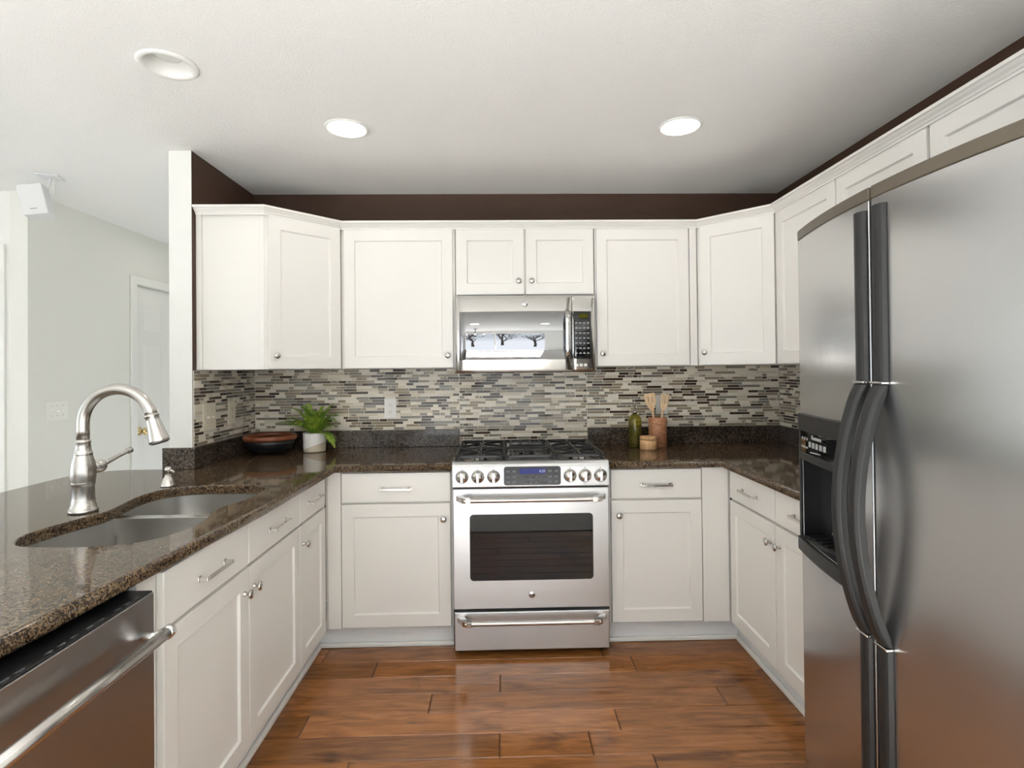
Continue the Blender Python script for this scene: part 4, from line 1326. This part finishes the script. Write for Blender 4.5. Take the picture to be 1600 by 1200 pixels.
sp_ = empty('ceiling_speaker', (-0.985, -0.36, 2.30), math.radians(20), 'small white speaker box hanging from a bracket near the hallway ceiling', 'speaker')
m = MB(); m.box(-0.055, 0.055, -0.05, 0.05, -0.09, 0.07, Matrix.Rotation(math.radians(-12), 4, 'Y')); bx0 = m.build('box', MT['speaker'], sp_, 0.006)
m = MB(); m.box(-0.018, 0.012, -0.0515, -0.0501, -0.062, -0.058, Matrix.Rotation(math.radians(-12), 4, 'Y')); m.build('logo_strip', MT['greyprint'], bx0)
m = MB(); m.tube([(0.03, 0.02, 0.06), (0.05, 0.03, 0.10), (0.05, 0.03, 0.135)], 0.009, 10); m.build('bracket_arm', MT['speaker'], sp_)
m = MB(); m.box(0.0, 0.10, -0.02, 0.08, 0.132, 0.1405); m.build('mounting_plate', MT['speaker'], sp_, 0.002)
m = MB(); m.box(0.075, 0.080, 0.00, 0.02, 0.04, 0.065); m.cyl((0.07, 0.01, 0.06), (0.07, 0.03, 0.133), 0.006); m.build('cable_clip', MT['white'], sp_)

# ------------------------------------------------------------------ outlets and switches
def plate(name, w_, h_, mtx, label, cat, kind='outlet', m_='white', gangs=1):
    r0 = empty(name, (0, 0, 0), 0, label, cat)
    r0.matrix_world = mtx
    m = MB(); m.prism(rrect(-w_ / 2, w_ / 2, -h_ / 2, h_ / 2, 0.004, 3), 0, 0.005, XZ); pl = m.build('cover_plate', MT[m_], r0, 0.002)
    for g_ in range(gangs):
        cx = (g_ - (gangs - 1) / 2) * 0.046
        if kind == 'outlet':
            for zz in (0.02, -0.02):
                m = MB(); m.prism(rrect(cx - 0.0165, cx + 0.0165, zz - 0.0135, zz + 0.0135, 0.008, 4), 0.005, 0.0065, XZ); so = m.build('socket', MT[m_], r0)
                m = MB(); m.box(cx - 0.0075, cx - 0.0055, -0.0069, -0.0065, zz - 0.002, zz + 0.007); m.box(cx + 0.0055, cx + 0.0075, -0.0069, -0.0065, zz - 0.002, zz + 0.006)
                m.box(cx - 0.002, cx + 0.002, -0.0069, -0.0065, zz - 0.010, zz - 0.006); m.build('slots', MT['slot'], so)
        elif kind == 'toggle':
            m = MB(); m.box(cx - 0.0055, cx + 0.0055, -0.0060, -0.005, -0.013, 0.013); m.box(cx - 0.0045, cx + 0.0045, -0.020, -0.0060, -0.010, 0.000); m.build('toggle', MT[m_], r0, 0.001)
            m = MB()
            for zz in (0.03, -0.03):
                m.cyl((cx, -0.005, zz), (cx, -0.0058, zz), 0.003, n=10)
            m.build('screws', MT['greyprint'], r0)
    return r0


RL = Matrix.Rotation(PI / 2, 4, 'Z')
plate('wall_outlet', 0.072, 0.118, Matrix.Translation((0.8105, -0.0062, 1.146)), 'white outlet on the mosaic tile right of the fern', 'outlet')
plate('switch_plate', 0.072, 0.116, Matrix.Translation((2.455, -0.0062, 1.150)), 'white wall plate on the mosaic tile behind the wooden utensils', 'switch', 'toggle')
plate('switch_plate', 0.118, 0.135, Matrix.Translation((0.0062, -0.527, 1.152)) @ RL, 'almond double toggle switch on the short left wall', 'switch', 'toggle', 'almond', 2)
plate('wall_outlet', 0.078, 0.125, Matrix.Translation((0.0062, -0.300, 1.152)) @ RL, 'almond outlet on the short left wall, nearer the corner', 'outlet', 'outlet', 'almond')
plate('switch_plate', 0.163, 0.117, Matrix.Translation((-1.2695, 0.128, 1.147)) @ RL, 'white triple toggle switch on the hallway wall', 'switch', 'toggle', 'white', 3)

# ------------------------------------------------------------------ counter items
zc = ZC1 + 0.0003
bo = empty('serving_bowl', (0.183, -0.220, zc), 0, 'wide black bowl with a reddish wooden rim in the left counter corner', 'bowl')
m = MB(); m.lathe([(0, 0), (0.058, 0), (0.062, 0.004), (0.075, 0.010), (0.108, 0.032), (0.124, 0.056), (0.130, 0.083), (0.124, 0.083), (0.117, 0.058), (0.10, 0.036), (0.06, 0.014), (0, 0.010)], None, 48); m.build('body', MT['bowlblack'], bo)
m = MB(); m.lathe([(0.130, 0.080), (0.137, 0.081), (0.1405, 0.090), (0.139, 0.104), (0.133, 0.108), (0.125, 0.106), (0.122, 0.096), (0.124, 0.0835), (0.130, 0.080)], None, 56); m.build('rim', MT['bowlwood'], bo)

pf_ = empty('potted_fern', (0.405, -0.150, zc), 0, 'green fern in a white and beige ceramic pot', 'plant')
m = MB()
seg = 120
prof_p = [(0.056, 0.0), (0.0605, 0.004)] + [(0.0610 + 0.0022 * k / 60, 0.004 + 0.102 * k / 60) for k in range(1, 61)] + [(0.0615, 0.1085), (0.0575, 0.1065), (0.0560, 0.09)]
m.lathe([(0, 0)] + prof_p + [(0, 0.09)], None, seg)
for f in m.bm.faces:
    c_ = f.calc_center_median()
    if c_.z < 0.1 and math.hypot(c_.x, c_.y) > 0.05:
        a = math.atan2(c_.y, c_.x)
        lim = 0.034 + 0.030 * math.sin(a + PI / 2 + 0.35)
        lim = 0.036 + 0.36 * (c_.x * 0.95 + 0.1 * c_.y) if c_.y < 0.01 else 0.05
        f.material_index = 1 if c_.z < lim else 0
m.build('pot', [MT['pot'], MT['potbeige']], pf_)
m = MB(); m.lathe([(0, 0.0965), (0.0565, 0.0955), (0.0565, 0.091), (0, 0.091)], None, 24); m.build('soil', MT['soil'], pf_)
rnd = random.Random(21)
def frond(az, L, rise, droop, tw):
    m = MB()
    n_ = 22
    P = []
    for i in range(n_ + 1):
        t_ = i / n_
        rr_ = L * (t_ * 0.92)
        P.append(Vector((0.012 * math.cos(az) + rr_ * math.cos(az + tw * t_), 0.012 * math.sin(az) + rr_ * math.sin(az + tw * t_), 0.094 + rise * math.sin(min(1, t_ * 1.05) * PI * 0.55) - droop * t_ ** 2.4)))
    m.tube(P, [0.0013 * (1 - 0.7 * i / n_) for i in range(n_ + 1)], 5)
    for i in range(3, n_):
        t_ = i / n_
        d = (P[min(i + 1, n_)] - P[i - 1]).normalized()
        sd_ = d.cross(Vector((0, 0, 1))).normalized(); u_ = sd_.cross(d)
        ln = 0.040 * math.sin(PI * (0.12 + 0.88 * t_)) ** 0.7 * (1.0 if t_ < 0.85 else 0.75) * L / 0.17
        for s in (-1, 1):
            for hf in (0, 0.5):
                b0 = P[i] + (P[min(i + 1, n_)] - P[i]) * hf
                tip = b0 + sd_ * s * ln + d * ln * 0.45 + u_ * ln * rnd.uniform(-0.30, 0.05)
                mid = (b0 + tip) / 2 + u_ * ln * 0.10
                wv = d * 0.0027
                vs = [m.bm.verts.new(p) for p in (b0 - wv * 0.5, mid - wv, tip, mid + wv, b0 + wv * 0.5)]
                m.bm.faces.new(vs)
    return m.build('frond', MT['leaf'], pf_, recalc=False)
for k in range(24):
    az = 2 * PI * k / 24 + rnd.uniform(-0.12, 0.12)
    back = math.sin(az) > 0.15
    L = rnd.uniform(0.10, 0.15)
    if back: L *= 0.62
    frond(az, L, rnd.uniform(0.06, 0.135), rnd.uniform(0.0, 0.04), rnd.uniform(-0.35, 0.35))
frond(math.radians(-20), 0.165, 0.05, 0.115, -0.2)
frond(math.radians(-8), 0.145, 0.09, 0.02, 0.15)
frond(math.radians(4), 0.14, 0.13, 0.02, -0.15)
frond(math.radians(190), 0.21, 0.085, 0.01, 0.0)
frond(math.radians(200), 0.16, 0.115, 0.02, 0.2)
frond(math.radians(175), 0.13, 0.155, 0.0, 0.2)
for a, L, rs in ((150, 0.10, 0.165), (130, 0.08, 0.175), (60, 0.07, 0.16), (30, 0.11, 0.165), (-35, 0.11, 0.14), (-70, 0.08, 0.14), (-110, 0.08, 0.15), (-145, 0.11, 0.15)):
    frond(math.radians(a), L, rs, 0.0, 0.1)

bt = empty('oil_bottle', (2.256, -0.145, zc), 0, 'olive green glass oil bottle with a steel pour spout', 'bottle')
m = MB(); m.lathe([(0, 0.0), (0.036, 0.0), (0.0385, 0.004), (0.0385, 0.152), (0.0365, 0.166), (0.030, 0.178), (0.020, 0.187), (0.0135, 0.191), (0.0125, 0.198), (0.0105, 0.198), (0.0110, 0.191), (0.018, 0.185), (0.028, 0.176), (0.0345, 0.165), (0.0365, 0.152), (0.0365, 0.008), (0, 0.006)], None, 40)
m.build('glass', MT['olive'], bt)
m = MB(); m.lathe([(0, 0.190), (0.0103, 0.190), (0.0103, 0.1985), (0.0135, 0.1985), (0.0135, 0.206), (0.006, 0.212), (0.0045, 0.235), (0, 0.235)], None, 20); m.tube([(0, 0, 0.23), (0.001, 0, 0.255), (-0.004, 0, 0.276)], [0.0042, 0.0036, 0.003], 10)
m.build('pour_spout', MT['nickel'], bt)

jr = empty('wooden_jar', (2.308, -0.232, zc), 0, 'small round pale wooden jar with a lid', 'jar')
m = MB(); m.lathe([(0, 0), (0.044, 0), (0.046, 0.002), (0.046, 0.052), (0, 0.052)], None, 40); m.build('body', MT['jarwood'], jr)
m = MB(); m.lathe([(0, 0.0525), (0.0465, 0.0525), (0.0465, 0.068), (0.044, 0.0725), (0.036, 0.0735), (0, 0.0735)], None, 40); m.build('lid', MT['jarwood'], jr)

cr = empty('utensil_crock', (2.392, -0.135, zc), 0, 'reddish wooden cylinder crock holding two wooden spatulas', 'crock')
m = MB(); m.lathe([(0, 0), (0.050, 0), (0.0525, 0.002), (0.0525, 0.168), (0.0505, 0.170), (0.047, 0.168), (0.047, 0.008), (0, 0.008)], None, 44); m.build('body', MT['crock'], cr)
def spatula(loc, tilt, rz, label, w_, n_slots, L=0.305):
    o = empty('wooden_spatula', loc, 0, label, 'utensil')
    o.rotation_euler = (math.radians(3), math.radians(tilt), math.radians(rz))
    m = MB(); m.tube([(0, 0, 0.0), (0, 0, L * 0.62), (0, 0, L * 0.68)], [0.006, 0.0065, 0.0075], 12); m.build('stick', MT['utensil'], o)
    # head with slots: solid bars
    m = MB()
    z0, z1 = L * 0.66, L
    zs0, zs1 = z0 + 0.045, z1 - 0.012
    th = 0.0035
    hw = w_ / 2
    out_ = [(-0.007, z0), (0.007, z0), (hw * 0.9, zs0), (-hw * 0.9, zs0)]
    m.prism(out_, -th, th, XZ)
    m.prism([(-hw, zs1), (hw, zs1), (hw * 0.97, z1 - 0.004), (hw * 0.85, z1), (-hw * 0.85, z1), (-hw * 0.97, z1 - 0.004)], -th, th, XZ)
    nb = n_slots + 1
    sl = 0.005
    bw = (w_ - n_slots * sl) / nb
    for k in range(nb):
        xa = -hw + k * (bw + sl)
        fa_ = 0.9
        m.prism([(xa * fa_, zs0), ((xa + bw) * fa_, zs0), (xa + bw, zs1), (xa, zs1)], -th, th, XZ)
    m.build('slotted_head', MT['utensil'], o)
    return o
spatula((2.399, -0.127, zc + 0.0115), -11.0, 0, 'pale wooden slotted spatula leaning left in the crock', 0.066, 2)
spatula((2.384, -0.150, zc + 0.0115), 9.0, 0, 'pale wooden slotted spatula leaning right in the crock, in front of the wall plate', 0.052, 3, 0.300)

# ------------------------------------------------------------------ chandelier and trees behind the viewer, mirrored in the microwave
ch = empty('chandelier', (0.55, -4.05, 1.72), 0, 'dark candle chandelier mirrored in the microwave window', 'chandelier')
m = MB(); m.tube([(0, 0, 0.05), (0, 0, H - 1.72 - 0.03)], 0.008, 10); m.lathe([(0, -0.03), (0.02, -0.02), (0.035, 0.02), (0.03, 0.06), (0.012, 0.10), (0, 0.11)], None, 20)
m.lathe([(0, H - 1.72 - 0.035), (0.05, H - 1.72 - 0.03), (0.06, H - 1.72 - 0.001), (0, H - 1.72 - 0.001)], None, 24); m.build('stem', MT['black'], ch)
for k in range(6):
    a = PI / 3 * k + 0.3
    ca, sa = math.cos(a), math.sin(a)
    m = MB(); m.tube([(0.03 * ca, 0.03 * sa, 0.03), (0.12 * ca, 0.12 * sa, -0.03), (0.21 * ca, 0.21 * sa, -0.01), (0.25 * ca, 0.25 * sa, 0.06), (0.25 * ca, 0.25 * sa, 0.16)], 0.009, 10); ar = m.build('arm', MT['black'], ch)
    m = MB(); m.lathe([(0, 0.16), (0.012, 0.165), (0.016, 0.19), (0.010, 0.23), (0, 0.255)], Matrix.Translation((0.25 * ca, 0.25 * sa, 0)), 14); m.build('bulb', MT['candle'], ar)
for i, (tx, ty, sc) in enumerate(((-1.0, -10.5, 1.0), (0.6, -12.5, 1.15), (2.6, -10.0, 0.9))):
    m = MB(); rt_ = random.Random(i + 4)
    def limb(p, d, ln, rad, dep):
        q_ = p + d * ln
        m.tube([p, (p + q_) / 2 + Vector((rt_.uniform(-.04, .04), rt_.uniform(-.04, .04), 0)) * ln, q_], [rad, rad * 0.85, rad * 0.65], 6)
        if dep:
            for _ in range(3):
                nd = (d + Vector((rt_.uniform(-.8, .8), rt_.uniform(-.8, .8), rt_.uniform(-.1, .6)))).normalized()
                limb(q_ if _ else (p + q_) / 2, nd, ln * rt_.uniform(0.6, 0.8), rad * 0.6, dep - 1)
    limb(Vector((tx, ty, -0.4)), Vector((0, 0, 1)), 1.3 * sc, 0.10 * sc, 5)
    tag(m.build('bare_tree', MT['bark'], recalc=False), 'bare dark tree outside, mirrored in the microwave window', 'tree', 'bare trees outside')
